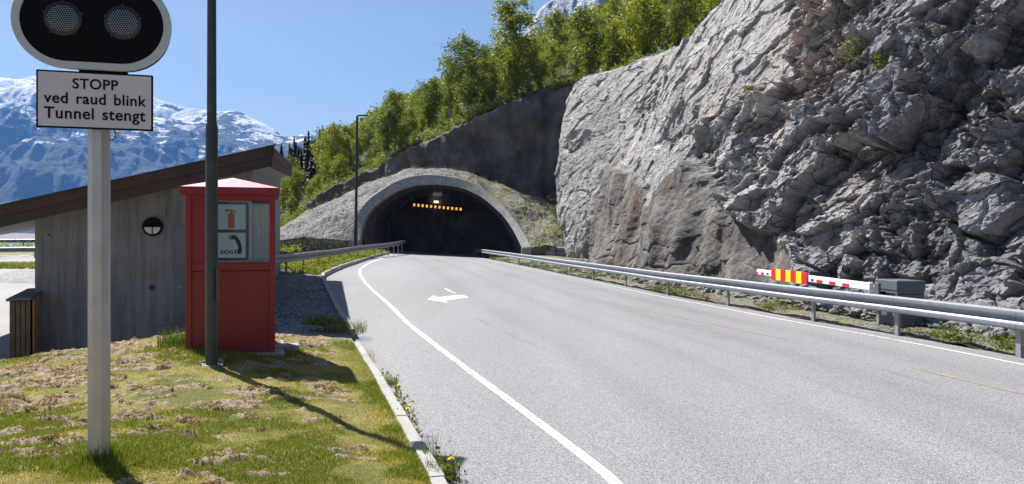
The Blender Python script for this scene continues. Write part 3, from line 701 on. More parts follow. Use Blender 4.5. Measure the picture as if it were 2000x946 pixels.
sk = MG[:1].copy(); sk[..., 2] -= 1.4; sk[..., 1] += .25; sk2 = MG[-1:].copy(); sk2[..., 2] -= 1.4; sk2[..., 1] += .25
MG = np.concatenate([sk, MG, sk2], 0)
X, Y = MG[..., 0], MG[..., 1]
fade = np.concatenate([sst(0, .15, np.linspace(0, 1, 46)), [1, 1]])[None, :]
MG[..., 2] += (fbm(X*.5, Y*.5, MG[..., 2]*.5, 4, 2)*.22+fbm(X*2.5, Y*2.5, MG[..., 2]*2.5, 3, 9)*.09)*fade
pxm = PCX+FP*X/Y
gm = np.clip(sst(860, 950, pxm)*.85+sst(.85, 1.0, np.linspace(0, 1, 48))[None, :]*.9+.10, 0, 1)
mound = struct('gravel_mound', gridmesh('gravel_mound', MG, False, attrs={'grass': gm}), M_MOUND)

# dry-stone retaining walls beside the portal
M_STONE = simple('wall_stone', (.36, .37, .38), .8, 0, .35, 1.3, .03, 25)
def stone_wall(x0, y0, x1, y1, zb, zt, label, seed):
    r = random.Random(seed); L = math.hypot(x1-x0, y1-y0); a = math.atan2(y1-y0, x1-x0); mb = MB(); z = zb
    while z < zt-.05:
        hh = min(r.uniform(.26, .40), zt-z+.02); x = -.05
        while x < L:
            wd = r.uniform(.5, 1.5); q = r.uniform(-.07, .05)
            mb.box((x+wd/2, .35+q, z+hh/2), (wd-.035, .7, hh-.03), Matrix.Rotation(r.uniform(-.02, .02), 3, 'Y'), bev=.035); x += wd
        z += hh
    x = 0
    for v_ in mb.bm.verts: v_.co += Vector((0, r.uniform(-.02, .02), r.uniform(-.015, .015)))
    o = mb.build('stone_wall', M_STONE, loc=(x0, y0, 0), rz=a); tag(o, label, 'stone wall'); return o
stone_wall(-25.5, 64.3, OA[0, 0]-.05, 65.5, .35, OA[0, 2]-.02, 'long pale dry-stone retaining wall left of the tunnel mouth', 3)
stone_wall(OA[-1, 0]+.05, 64.2, 5.0, 63.6, -.1, OA[-1, 2]-.03, 'short shaded dry-stone wall between tunnel mouth and cliff', 4)
# ------------------------------------------------------------------ object materials
M_GALV = simple('galvanised_steel', (.25, .27, .30), .48, .6, .12, 6, .002, 30, dirt=((.25, .25, .24), 3, .4))
M_GALVP = simple('galvanised_post', (.30, .31, .32), .6, .5, .15, 5)
M_ALU = simple('brushed_aluminium', (.50, .475, .50), .45, .55, .08, 5, .001, 60, dirt=((.34, .33, .31), 7, .5))
M_POLE = simple('dark_green_pole', (.045, .055, .055), .5, .2, .15, 5, dirt=((.12, .12, .11), 5, .35))
M_BLACK = simple('black_paint', (.006, .006, .008), .8, 0, .04, 20, spec=.15)
M_TRIM = flat('pale_grey_trim', (.50, .52, .55), .5, .2)
M_WHITE = simple('sign_white', (.62, .59, .67), .55, 0, .05, 3, dirt=((.45, .44, .42), 9, .25))
M_LENS = flat('lens_glass', (.015, .02, .035), .25)
M_DOT = flat('lens_bead', (.42, .46, .52), .15)
M_RED = simple('red_paint', (.25, .006, .012), .42, 0, .14, 2.5, .0008, 80, dirt=((.24, .03, .03), 4, .5))
M_ROOFP = simple('booth_roof_paint', (.44, .17, .21), .5, 0, .1, 3, dirt=((.5, .35, .36), 5, .5))
M_BLUE = flat('sign_blue', (.02, .03, .20), .4)
M_SIGNP = flat('sign_face', (.66, .80, .97), .45)
M_SRED = flat('sign_red', (.60, .03, .02), .4)
M_WOODD = simple('dark_roof_board', (.055, .032, .026), .75, 0, .4, 3, .004, 20)
M_STEELD = simple('cabinet_grey', (.11, .135, .165), .5, .2, .1, 5, dirt=((.18, .18, .18), 6, .3))
M_BWHITE = flat('arm_white', (.78, .78, .78), .4); M_BRED = flat('arm_red', (.62, .015, .03), .4); M_BYEL = flat('arm_yellow', (.85, .80, .01), .4)
def glass(name, tint=(.97, .985, .98)):
    m, nt, b = new_mat(name); nt.nodes.remove(b); out = nt.nodes['Material Output']
    tr = nt.nodes.new('ShaderNodeBsdfTransparent'); tr.inputs[0].default_value = (*tint, 1); gl = nt.nodes.new('ShaderNodeBsdfGlossy'); gl.inputs['Roughness'].default_value = .03; gl.inputs['Color'].default_value = (.4, .4, .4, 1)
    fr = nt.nodes.new('ShaderNodeFresnel'); fr.inputs[0].default_value = 1.5; mx = nt.nodes.new('ShaderNodeMixShader')
    nt.links.new(fr.outputs[0], mx.inputs[0]); nt.links.new(tr.outputs[0], mx.inputs[1]); nt.links.new(gl.outputs[0], mx.inputs[2]); nt.links.new(mx.outputs[0], out.inputs[0]); return m
M_GLASS = glass('window_glass')

def text_mesh(body, wd, ht, bold=.012, th=.004, sp=1.0, word=1.0):
    cu = bpy.data.curves.new('lettering', 'FONT'); cu.body = body; cu.size = 1; cu.offset = bold; cu.extrude = .01; cu.space_character = sp; cu.space_word = word
    cu.align_x = 'LEFT'; o = bpy.data.objects.new('tmp', cu); COL.objects.link(o)
    dg = bpy.context.evaluated_depsgraph_get(); me = bpy.data.meshes.new_from_object(o.evaluated_get(dg)); bpy.data.objects.remove(o)
    co = np.empty(len(me.vertices)*3, np.float32); me.vertices.foreach_get('co', co); co = co.reshape(-1, 3)
    mn, mx_ = co.min(0), co.max(0); c = (mn+mx_)/2; co -= c; co *= np.array([wd/(mx_[0]-mn[0]), ht/(mx_[1]-mn[1]), th/max(1e-6, mx_[2]-mn[2])])
    co = np.stack([co[:, 0], -co[:, 2], co[:, 1]], -1)       # stand upright, facing -y
    me.vertices.foreach_set('co', co.astype(np.float32).ravel()); me.update(); me.name = 'lettering'; return me
def split_words(me, gap=.028):
    """one mesh per word of a line of lettering"""
    bm = bmesh.new(); bm.from_mesh(me); seen = set(); comps = []
    for v in bm.verts:
        if v in seen: continue
        st, c = [v], []; seen.add(v)
        while st:
            q = st.pop(); c.append(q)
            for e in q.link_edges:
                o = e.other_vert(q)
                if o not in seen: seen.add(o); st.append(o)
        comps.append((min(q.co.x for q in c), max(q.co.x for q in c), c))
    comps.sort(key=lambda c: c[0]); words = []
    for a, b, c in comps:
        if words and a-words[-1][0] < gap: words[-1][0] = max(words[-1][0], b); words[-1][1] |= {v.index for v in c}
        else: words.append([b, {v.index for v in c}])
    bm.free(); out = []
    for _, ids in words:
        bm = bmesh.new(); bm.from_mesh(me); bm.verts.ensure_lookup_table()
        bmesh.ops.delete(bm, geom=[v for v in bm.verts if v.index not in ids], context='VERTS')
        m_ = bpy.data.meshes.new('lettering'); bm.to_mesh(m_); bm.free(); out.append(m_)
    return out
def stadium(hw_, hh, n=20):
    c = hw_-hh; return [(c+hh*math.cos(a), hh*math.sin(a)) for a in np.linspace(-math.pi/2, math.pi/2, n)]+[(-c+hh*math.cos(a), hh*math.sin(a)) for a in np.linspace(math.pi/2, 3*math.pi/2, n)]
I4 = Matrix.Identity(4)
def T4(x, y, z): return Matrix.Translation((x, y, z))

# ------------------------------------------------------------------ warning signal with its sign
sg_ = empty('warning_signal', (-2.873, 5.3, .2), R(16), 'black oval flashing-light signal with white lettered sign on a silver octagonal pole in the lawn', 'signal')
zo = -.2
pm = MB(); pts = [((.072)*math.cos(R(22.5+45*k)), .10+.072*math.sin(R(22.5+45*k))) for k in range(8)]
a_ = [pm.bm.verts.new((x, y, -.35)) for x, y in pts]; b_ = [pm.bm.verts.new((x, y, 3.35+zo)) for x, y in pts]
for k in range(8): pm.bm.faces.new((a_[k], a_[(k+1) % 8], b_[(k+1) % 8], b_[k]))
pm.bm.faces.new(b_); pm.build('pole', M_ALU, sg_)
def roundrect(w_, h_, r, n=5):
    o = []
    for cx, cz, a0 in ((w_-r, h_-r, 0), (-w_+r, h_-r, 90), (-w_+r, -h_+r, 180), (w_-r, -h_+r, 270)):
        for k in range(n+1):
            a = R(a0+90*k/n); o.append((cx+r*math.cos(a), cz+r*math.sin(a)))
    return o
pz = 2.800+zo
panel = MB().prism(roundrect(.363, .196, .006), T4(0, 0, pz), .012).build('sign_panel', M_BLACK, sg_)
MB().prism(roundrect(.351, .184, .004), T4(0, -.003, pz), .004).build('sign_face', M_WHITE, panel)
for body, w_, h_, z_, x_ in (('STOPP', .283, .072, .112, .0), ('ved raud blink', .636, .076, .010, .002), ('Tunnel stengt', .630, .104, -.105, .0)):
    for wm in split_words(text_mesh(body, w_, h_, .013, .004, 1.06, 1.35)): obj('lettering', wm, M_BLACK, panel, (x_, -.0045, pz+z_))
cz = 3.338+zo
bx_ = MB().prism(stadium(.47, .30), T4(-.014, 0, cz), .16).build('housing', M_BLACK, sg_, True)
MB().prism(stadium(.497, .325, 28), T4(-.014, -.014, cz), .03, stadium(.447, .277, 28)).build('border', M_TRIM, bx_, True)
for lx_ in (-.20, .172):
    lz = cz+(.012 if lx_ < 0 else .012)
    ln = MB().tube([(lx_, .0, lz), (lx_, -.012, lz), (lx_, -.016, lz)], [.112, .112, .100], 32).build('lamp_lens', M_LENS, sg_, True)
    rg = MB()
    for k in range(5): a = R(90+72*k); rg.box((lx_+.118*math.cos(a), -.01, lz+.118*math.sin(a)), (.014, .02, .02), Matrix.Rotation(-a+R(90), 3, 'Y'), .003)
    rg.tube([(lx_, -.001, lz), (lx_, -.010, lz)], [.117, .117], 32); rg.build('lamp_clip', flat('lamp_clip', (.03, .035, .05), .5), ln)
    dm = MB()
    for i in range(-7, 8):
        for j in range(-8, 9):
            x = (i+.5*(j % 2))*.0165; z = j*.0135
            if x*x+z*z < .094**2: dm.tube([(lx_+x, -.016, lz+z), (lx_+x, -.0195, lz+z)], [.0042, .0022], 6)
    dm.build('lens_beads', M_DOT, ln)
MB().box((.04, .05, pz+.212), (.3, .05, .03)).build('bracket', M_BLACK, sg_)
MB().tube([(.10, .09, pz-.18), (.105, .09, pz-.235), (.085, .09, pz-.26), (.07, .085, pz-.25)], .004, 6).build('cable', M_BLACK, sg_)
MB().box((.118, .09, pz-.212), (.022, .03, .035), bev=.004).build('cable_gland', M_TRIM, sg_)

# ------------------------------------------------------------------ lamp posts
def luminaire(mb, x, y, z, dx, dy, L=.62):
    a = math.atan2(dy, dx); M_ = Matrix.Rotation(a, 3, 'Z'); mb.box(Vector((x, y, z))+M_ @ Vector((L/2+.05, 0, .02)), (L, .26, .09), M_, .03, 2); return mb
lp = empty('lamp_post', (-3.695, 9.45, .28), 0, 'dark green steel lamp post standing right in front of the red booth', 'lamp post')
MB().tube([(0, 0, 0), (0, 0, 2.93), (0, 0, 3.0)], [.073, .073, .058], 24).build('pole', M_POLE, lp, True)
MB().tube([(0, 0, 2.99), (0, 0, 4.62)], [.0575, .052], 24).build('upper_pole', M_POLE, lp, True)
luminaire(MB(), 0, 0, 4.62, 1, -.2, .4).build('lamp_head', M_POLE, lp)
bp = MB().box((0, 0, .012), (.27, .27, .02), Matrix.Rotation(R(12), 3, 'Z'), .004)
for k in range(4): a = R(57+90*k); bp.tube([(.155*math.cos(a), .155*math.sin(a), .01), (.155*math.cos(a), .155*math.sin(a), .055)], .014, 8)
bp.build('base_plate', M_GALV, lp)
MB().box((.075, -.02, 1.0), (.012, .09, .42), None, .006).build('service_door', M_POLE, lp)
M_FAR = flat('dark_brown_pole', (.02, .02, .022), .6)
fl = empty('street_lamp', tuple(W(694.5, 486, 58)), 0, 'tall slim street lamp with short arm left of the tunnel mouth', 'lamp post')
z_ = fl.location.z; H_ = W(697, 227, 58).z-z_
MB().tube([(0, 0, -.5), (0, 0, 1.4), (.02, 0, 1.5), (.12, 0, H_)], [.15, .15, .12, .085], 12).build('pole', M_FAR, fl, True)
MB().tube([(.12, 0, H_-.02), (.30, 0, H_+.03)], .04, 8).build('arm', M_POLE, fl)
luminaire(MB(), .12, 0, H_+.02, 1, 0, .65).build('lamp_head', M_FAR, fl)

# ------------------------------------------------------------------ red emergency booth
bw, bd, bh = 1.15, 1.05, 2.20
ct = empty('emergency_booth', (-3.835, 10.48, .26), R(17), 'red emergency telephone booth with SOS and extinguisher sign behind its window', 'telephone booth')
hw2 = bw/2
def post(x, y): MB().box((x, y, bh/2), (.075, .075, bh), bev=.004).build('corner_post', M_RED, ct)
for x in (-hw2+.0375, hw2-.0375):
    for y in (.0375, bd-.0375): post(x, y)
fr = MB()
for zc_, hh_ in ((.07, .14), (1.20, .10), (2.155, .09)):
    fr.box((0, .036, zc_), (bw-.155, .055, hh_), bev=.003); fr.box((0, bd-.036, zc_), (bw-.155, .055, hh_), bev=.003)
    for x in (-hw2+.036, hw2-.036): fr.box((x, bd/2, zc_), (.055, bd-.155, hh_), bev=.003)
mx_ = -hw2+.30
fr.box((mx_, .036, bh/2), (.06, .05, bh-.1), bev=.003)
fr.build('frame', M_RED, ct)
lo = MB().box(((mx_+hw2)/2, .045, .63), (hw2-mx_-.10, .02, 1.02)).box((0, bd-.045, .63), (bw-.16, .02, 1.02))
for x in (-hw2+.045, hw2-.045): lo.box((x, bd/2, .63), (.02, bd-.16, 1.02))
lo.build('lower_panel', M_RED, ct)
lf = MB().box((-hw2+.155, .045, .63), (.215, .02, 1.02)).box((-hw2+.155, .045, 1.68), (.215, .02, .87)).box((-hw2+.045, bd/2, 1.68), (.02, bd-.16, .87)); lf.build('side_panel', M_RED, ct)
win = MB().box(((mx_+hw2)/2-.02, .05, 1.68), (hw2-mx_-.09, .006, .87)).build('window', M_GLASS, ct)
MB().box((0, bd-.05, 1.68), (bw-.16, .006, .87)).build('window', M_GLASS, ct)
MB().box((hw2-.05, bd/2, 1.68), (.006, bd-.16, .87)).build('window', M_GLASS, ct)
M_GRIME = simple('window_sill_grime', (.35, .37, .30), .8, 0, .3, 8)
MB().box(((mx_+hw2)/2-.02, .08, 1.272), (hw2-mx_-.09, .06, .035)).build('window_sill', M_GRIME, win)
rf = MB(); e_ = .085; y0, y1, x0, x1 = -e_, bd+e_, -hw2-e_*.7, hw2+e_*.7
rf.box(((x0+x1)/2, (y0+y1)/2, bh+.035), (x1-x0, y1-y0, .10), bev=.006)
roof = rf.build('roof', M_RED, ct)
pr = MB(); zt_ = bh+.087; vs = [pr.bm.verts.new(p) for p in ((x0+.006, y0+.006, zt_), (x1-.006, y0+.006, zt_), (x1-.006, y1-.006, zt_), (x0+.006, y1-.006, zt_), (0, bd/2, zt_+.17))]
for k in range(4): pr.bm.faces.new((vs[k], vs[(k+1) % 4], vs[4]))
pr.bm.faces.new(vs[:4][::-1]); pr.build('roof_cap', M_ROOFP, roof)
MB().box((.10, -.10, .0), (1.62, .36, .12), bev=.01).build('plinth', M_CONC, ct).location = (0, .62, -.02)
MB().box((.0, .02, .0), (1.36, 1.5, .10), bev=.01).build('step', M_CONC, ct).location = (.02, bd/2-.02, -.03)
MB().tube([(-hw2+.33, .0, 1.16), (-hw2+.33, -.03, 1.13), (-hw2+.33, -.035, .72), (-hw2+.33, 0, .70)], .009, 8).build('door_handle', M_ALU, ct)
# the sign hanging inside the window
sn = empty('emergency_sign', (0, 0, 0), 0); sn.parent = None; bpy.data.objects.remove(sn)
sx, sz = -.02, 1.685
sb = MB().prism(roundrect(.255, .405, .03), T4(sx-.01, .10, sz), .012).build('information_sign', M_BLUE, ct)
for zc_, hh_ in ((.20, .182), (-.188, .182)):
    MB().prism(roundrect(.216, hh_-.010, .012), T4(sx-.01, .097, sz+zc_), .004).build('sign_face', M_SIGNP, sb)
MB().prism(roundrect(.275, .43, .03), T4(sx+.012, .116, sz+.002), .006).build('sign_backing', flat('pale_board', (.6, .6, .66), .5), sb)
ex = MB(); y_ = .0945
def pl(mb, pts, y=y_, d=.003): return mb.prism(pts, T4(sx, y, sz), d)
pl(ex, [(-.022, .045), (.062, .045), (.062, .235), (.050, .255), (-.012, .255), (-.022, .235)][::-1])
pl(ex, [(.008, .255), (.034, .255), (.034, .285), (.008, .285)][::-1])
pl(ex, [(-.06, .275), (-.025, .275), (-.025, .305), (-.06, .305)][::-1]); pl(ex, [(-.024, .277), (.02, .28), (.05, .272), (.085, .245), (.087, .262), (.06, .29), (.02, .303), (-.024, .303)][::-1])
ex.build('extinguisher_symbol', M_SRED, sb)
ph = MB()
pl(ph, [(.0, -.060), (.028, -.045), (.075, -.055), (.115, -.095), (.145, -.16), (.158, -.235), (.155, -.285), (.14, -.31), (.098, -.312), (.098, -.25), (.112, -.235), (.10, -.19), (.075, -.13), (.055, -.105), (.042, -.115)][::-1])
pl(ph, [(-.024, -.078), (-.008, -.066), (.033, -.115), (.018, -.125)][::-1]); pl(ph, [(.066, -.25), (.085, -.25), (.085, -.312), (.066, -.312)][::-1])
ph.build('telephone_symbol', M_BLACK, sb)
obj('lettering', text_mesh('SOS', .165, .050, .03, .003, 1.05), M_BLACK, sb, (sx-.038, y_, sz-.283))

# ------------------------------------------------------------------ concrete roadside building
bl = empty('concrete_building', (-5.39, 16.0, -.35), 0, 'low board-marked concrete building with a dark sloping roof beside the parking lot', 'building')
def bldg(name, me, m, parent=bl):
    me.transform(Matrix.Translation((5.39, -16.0, .35))); return obj(name, me, m, parent)
A = Vector((-5.39, 16.0, 0)); ud = Vector((-.968, -.25, 0)); vd = Vector((-.2535, .9673, 0))    # front wall runs along ud, side wall along vd
P0 = Vector((-4.86, 15.4, 3.68)); re = (Vector((-8.62, 30.0, 4.65))-P0); re.normalize(); fe = (Vector((-9.48, 14.2, 2.44))-P0).normalized()
nr = re.cross(fe).normalized(); nr = nr if nr.z > 0 else -nr
def roofz(x, y, th=.38): return P0.z-(nr.x*(x-P0.x)+nr.y*(y-P0.y))/nr.z-th
Lf, Ls, wt = 4.05, 14.6, .22
def wall(name, a, b, thick_dir):
    mb = MB(); n = 8; rr = []
    for k in range(n+1):
        p = a.lerp(b, k/n); row = []
        for off in (0, wt):
            q = p+thick_dir*off; row += [mb.bm.verts.new((q.x, q.y, -.6)), mb.bm.verts.new((q.x, q.y, roofz(q.x, q.y)+.03))]
        rr.append(row)
    for r0, r1 in zip(rr, rr[1:]):
        for i, j in ((0, 1), (1, 3), (3, 2), (2, 0)): mb.bm.faces.new((r0[i], r0[j], r1[j], r1[i]))
    for r_ in (rr[0], rr[-1]): mb.bm.faces.new((r_[0], r_[1], r_[3], r_[2]))
    return mb.mesh(name)
M_BWALL = m_concrete('board_marked_concrete', (.235, .245, .265), True, .006, .88, .36)
B_ = A+ud*Lf; C_ = A+vd*Ls; D_ = C_+ud*Lf
bldg('front_wall', wall('front_wall', A, B_, vd), M_BWALL)
bldg('side_wall', wall('side_wall', A+vd*(wt+.002), C_, ud), M_BWALL); bldg('side_wall', wall('side_wall', B_+vd*(wt+.002), D_, -ud), M_BWALL); bldg('rear_wall', wall('rear_wall', C_+ud*(wt+.002), D_-ud*(wt+.002), -vd), M_BWALL)
# roof slab with board fascia
mb = MB(); L1, L2 = 15.1, 7.0
cor = [P0, P0+re*L1, P0+re*L1+fe*L2, P0+fe*L2]
ins = [P0+re*.06+fe*.06, P0+re*(L1-.06)+fe*.06, P0+re*(L1-.06)+fe*(L2-.06), P0+re*.06+fe*(L2-.06)]
dn = Vector((0, 0, -.36)); t_ = [mb.bm.verts.new(p+Vector((0, 0, -.01))) for p in ins]; u_ = [mb.bm.verts.new(p+dn) for p in ins]
mb.bm.faces.new(t_); 
for k in range(4): mb.bm.faces.new((t_[k], t_[(k+1) % 4], u_[(k+1) % 4], u_[k]))
mb.bm.faces.new(u_); rfb = bldg('roof', mb.mesh('roof'), simple('soffit_grey', (.30, .28, .26), .8, 0, .15, 3))
def board(p, d, L, z0, z1, nrm, out, th=.03):
    mb = MB(); q = [p+nrm*out, p+d*L+nrm*out, p+d*L+nrm*(out+th), p+nrm*(out+th)]
    lo_ = [mb.bm.verts.new(v+Vector((0, 0, z0))) for v in q]; hi_ = [mb.bm.verts.new(v+Vector((0, 0, z1))) for v in q]
    mb.bm.faces.new(lo_); mb.bm.faces.new(hi_)
    for k in range(4): mb.bm.faces.new((lo_[k], lo_[(k+1) % 4], hi_[(k+1) % 4], hi_[k]))
    return mb.mesh('fascia_board')
nf = -vd; ns = Vector((.968, .25, 0))
for p, d, L, nn in ((P0, fe, L2, nf), (P0, re, L1, ns)):
    bldg('fascia_board', board(p-d*.05, d, L+.05, -.39, -.20, nn, -.03, .03), M_WOODD, rfb); bldg('fascia_board', board(p-d*.09, d, L+.09, -.192, .0, nn, 0.003, .03), M_WOODD, rfb)
    bldg('roof_edge', board(p-d*.12, d, L+.12, .003, .03, nn, -.05, .10), M_WOODD, rfb)
def onf(s, z, out=0.0): q = A+ud*s-vd*out; return Vector((q.x, q.y, z))
rotf = Matrix.Rotation(math.atan2(-ud.y, -ud.x), 3, 'Z')
def s_at(pxx):  # distance along the front wall that stands at this bearing
    r_ = (pxx-PCX)/FP; return (r_*A.y-A.x)/(ud.x-r_*ud.y)
def z_at(s, pyy): return CAMZ+(HY-pyy)/FP*(A+ud*s).y
sL = s_at(299); zL_ = z_at(sL, 443)
mb = MB(); c_ = onf(sL, zL_, 0); o1 = onf(sL, zL_, .07); mb.tube([c_, o1], .19, 32); lamp = bldg('wall_lamp', mb.mesh('wall_lamp', True), M_BLACK)
def half_disc(x0, x1, r=.155):
    pts = [(x0, -.01)]+[(r*math.cos(a)*(1 if True else 1), r*math.sin(a)) for a in np.linspace(math.pi if x0 < 0 else 1.5*math.pi, 1.5*math.pi if x0 < 0 else 2*math.pi, 10)]
    pts = [(x0 if abs(x0) < .05 else 0, 0)]
    return pts
Mf = Matrix.Translation(onf(sL, zL_, .085)) @ rotf.to_4x4()
for sd in (-1, 1):
    pts = [(sd*.012, -.012)]+[(sd*.012+sd*.135*math.cos(a), -.012-.135*math.sin(a)) for a in np.linspace(0, math.pi/2, 10)]
    mb = MB().prism(pts, Mf, .012); bldg('lamp_glass', mb.mesh('lamp_glass'), flat('frosted_glass', (.62, .62, .62), .4), lamp)
sh_ = s_at(322); mb = MB().tube([onf(sh_, z_at(sh_, 402), .03), onf(sh_, z_at(sh_, 420), .03), onf(sh_+.03, z_at(sh_, 424), .03), onf(sh_, z_at(sh_, 430), .03), onf(sh_-.03, z_at(sh_, 424), .03), onf(sh_, z_at(sh_, 420), .03)], .012, 6); bldg('wall_hook', mb.mesh('wall_hook'), M_GALV)
s1, s2 = s_at(338), s_at(338)-1.0; dz = z_at(s1, 440)
q = onf((s1+s2)/2, (dz-.35)/2, .004); mb = MB().box(q, (1.0, .05, dz+.35), rotf, .004)
door = bldg('door', mb.mesh('door'), simple('steel_door_grey', (.14, .155, .18), .6, .1, .12, 3))
s3 = s_at(352); mb = MB().tube([onf(s3, z_at(s3, 560), .02), onf(s3, z_at(s3, 560), .05)], .03, 12); bldg('door_lock', mb.mesh('door_lock'), M_GALV, door); mb = MB().tube([onf(s3, z_at(s3, 572), .02), onf(s3, z_at(s3, 572), .07), onf(s3-.12, z_at(s3, 572), .075)], .012, 8); bldg('door_handle', mb.mesh('door_handle'), M_GALV, door)
for pxx, pyy, r_ in ((297, 562, .06), (95, 459, .025)):
    s = s_at(pxx); mb = MB().tube([onf(s, z_at(s, pyy), -.02), onf(s, z_at(s, pyy), .006)], r_, 14); bldg('wall_plug', mb.mesh('wall_plug'), flat('recess_dark', (.05, .055, .06), .9))
# side wall services
mb = MB().box(A+vd*1.2+Vector((.968, .25, 0))*.03+Vector((0, 0, 2.0)), (.06, .12, .12), rotf); bldg('socket_box', mb.mesh('socket_box'), M_TRIM)

# timber bin screen beside the building
M_PL = simple('weathered_planks', (.17, .12, .07), .8, 0, .35, 4, .003, 30); M_PL2 = simple('sunlit_tone_planks', (.42, .22, .09), .7, 0, .3, 4, .003, 30)  # second, lighter orange: sunlight on the right-hand panel put into its plank colour
bs = empty('bin_screen', (-9.6, 14.05, -.4), 0, 'waist-high timber bin enclosure with slanting dark lid at the building corner', 'bin enclosure')
a0 = W(20, 690, 14.2); a1 = W(60, 690, 14.35); a2 = W(76, 684, 14.9); off_ = -bs.location
def planks(a, b, n, zt0, zt1, mt, name):
    mb = MB(); d = (b-a); L = d.length; d.normalize(); an = math.atan2(d.y, d.x); Rz = Matrix.Rotation(an, 3, 'Z')
    for k in range(n):
        c = a+d*(L*(k+.5)/n); zt_ = zt0+(zt1-zt0)*(k+.5)/n; mb.box((c.x, c.y, (-.42+zt_)/2), (L/n-.012, .028, zt_+.42), Rz, .003)
    me = mb.mesh(name); me.transform(Matrix.Translation(off_)); return obj(name, me, mt, bs)
zt0 = W(20, 590, 14.2).z
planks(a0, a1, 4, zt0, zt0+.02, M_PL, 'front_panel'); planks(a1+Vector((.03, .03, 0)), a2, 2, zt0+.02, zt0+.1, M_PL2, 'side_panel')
bkp = a2+Vector((-.35, .9, 0)); planks(a0+Vector((-.02, .03, 0)), a0+Vector((-.35, 1.1, 0)), 6, zt0, zt0+.1, M_PL, 'side_panel')
planks(a0+Vector((-.35, 1.12, 0)), a2+Vector((-.3, .9, 0)), 6, zt0+.1, zt0+.1, M_PL, 'rear_panel')
mb = MB(); q_ = [a0+Vector((-.05, -.05, 0)), a1+Vector((.04, -.05, 0)), a2+Vector((.05, 0, 0)), a2+Vector((-.3, .95, 0)), a0+Vector((-.4, 1.15, 0))]; zz = [zt0, zt0+.02, zt0+.10, zt0+.12, zt0+.12]
lo_ = [mb.bm.verts.new((p.x, p.y, z+.01)) for p, z in zip(q_, zz)]; hi_ = [mb.bm.verts.new((p.x, p.y, z+.055)) for p, z in zip(q_, zz)]
mb.bm.faces.new(lo_); mb.bm.faces.new(hi_)
for k in range(5): mb.bm.faces.new((lo_[k], lo_[(k+1) % 5], hi_[(k+1) % 5], hi_[k]))
me = mb.mesh('lid'); me.transform(Matrix.Translation(off_)); obj('lid', me, simple('lid_slate', (.12, .15, .15), .6, .1, .15, 4), bs)

# ------------------------------------------------------------------ guard rails
WB = [(0, .445), (.02, .44), (.068, .468), (.078, .505), (.070, .535), (.018, .568), (.005, .597), (.018, .626), (.070, .66), (.078, .69), (.068, .727), (.02, .755), (0, .75)]
WBC = WB+[(o-.004, z) for o, z in WB[::-1]]
def guard_rail(name, path, posts, side, label, ex=0.0):
    o = empty(name, (path[0][0], path[0][1], path[0][2]), 0, label, 'guard rail'); off = -Vector(path[0])
    prof = [(side*a, z+ex) for a, z in WBC]
    bmx = MB().sweep(path, prof)
    for (x, y, z, a) in posts:
        c_, s_ = math.cos(a), math.sin(a)
        for dy_ in (-.10, .0, .10):
            for dz_ in ((.50, .69) if dy_ else (.597,)):
                p_ = Vector((x, y+dy_, z+dz_+ex)); o_ = side*(.078 if dy_ else .008); bmx.tube([p_+Vector((o_*c_, o_*s_, 0)), p_+Vector(((o_+side*.014)*c_, (o_+side*.014)*s_, 0))], .017, 6)
        for (dd, th_) in ((.16, .004),):
            bmx.box(Vector((x+side*.073*c_, y+.17, z+.69+ex)), (.014, .006, .10)); bmx.box(Vector((x+side*.073*c_, y+.17, z+.505+ex)), (.014, .006, .10))
    me = bmx.mesh('beam', True); me.transform(Matrix.Translation(off)); obj('beam', me, M_GALV, o)
    pmesh = MB().box((-side*.075, 0, .12), (.055, .10, 1.16)).box((-side*.035, 0, .60), (.06, .06, .2)).mesh('post')
    for i, (x, y, z, a) in enumerate(posts):
        p = obj('post', pmesh, M_GALVP if len(pmesh.materials) == 0 else None, o, Vector((x, y, z+ex))+off, a)
    # bolts along the beam
    return o
def dense(f, y0, y1, st=.5): return np.arange(y0, y1+.01, st)
yy = dense(None, -12, 71); pr_ = [(float(rail_x(y)), y, float(road_z(rail_x(y), y))) for y in yy]
yp = []; ylist = [71-4*k for k in range(8)]+[37.5, 33.8, 29.5, 25.0, 21.0, 17.1, 14.6, 11.9, 8, 4, 0, -4, -8]
for y in ylist:
    t = (float(rail_x(y+.1))-float(rail_x(y-.1)))/.2; yp.append((float(rail_x(y)), y, float(road_z(rail_x(y), y)), -math.atan(t)))
# let a post stand where the photograph shows the near one
guard_rail('guard_rail', pr_, yp, -1, 'long galvanised guard rail along the right-hand road edge below the cliff')
LR = np.array([(-8.45, 26.0, .50), (-8.35, 28, .52), (-8.35, 31, .55), (-8.7, 37, .56), (-9.15, 46, .66), (-9.3, 60, .80), (-9.6, 69, .95)])
lx_f, lz_f = _smooth(LR[:, 1], LR[:, 0]), _smooth(LR[:, 1], LR[:, 2])
yy = dense(None, 26, 69); pr_ = [(float(lx_f(y)), y, float(lz_f(y))) for y in yy]
yl = [27.6, 28.6]+list(np.arange(31, 69, 3.0)); yp = [(float(lx_f(y)), y, float(lz_f(y)), 0.0) for y in yl]
guard_rail('guard_rail', pr_, yp, 1, 'galvanised guard rail behind the left kerb leading to the tunnel mouth')
def lotrail(pa, pb, n, z, label):
    a, b = Vector(pa), Vector(pb); pr_ = [tuple(a.lerp(b, k/40)) for k in range(41)]
    an = math.atan2(b.y-a.y, b.x-a.x)-math.pi/2
    yp = [(*a.lerp(b, k/n), an) for k in range(n+1)]; guard_rail('guard_rail', pr_, yp, 1, label)
lotrail((-48, 42, .50), (-22, 50.5, .58), 10, 0, 'nearer of the two guard rails beyond the parking lot at the left edge')
lotrail((-60, 64, 1.0), (-26, 71, 1.05), 10, 0, 'farther of the two guard rails beyond the parking lot at the left edge')

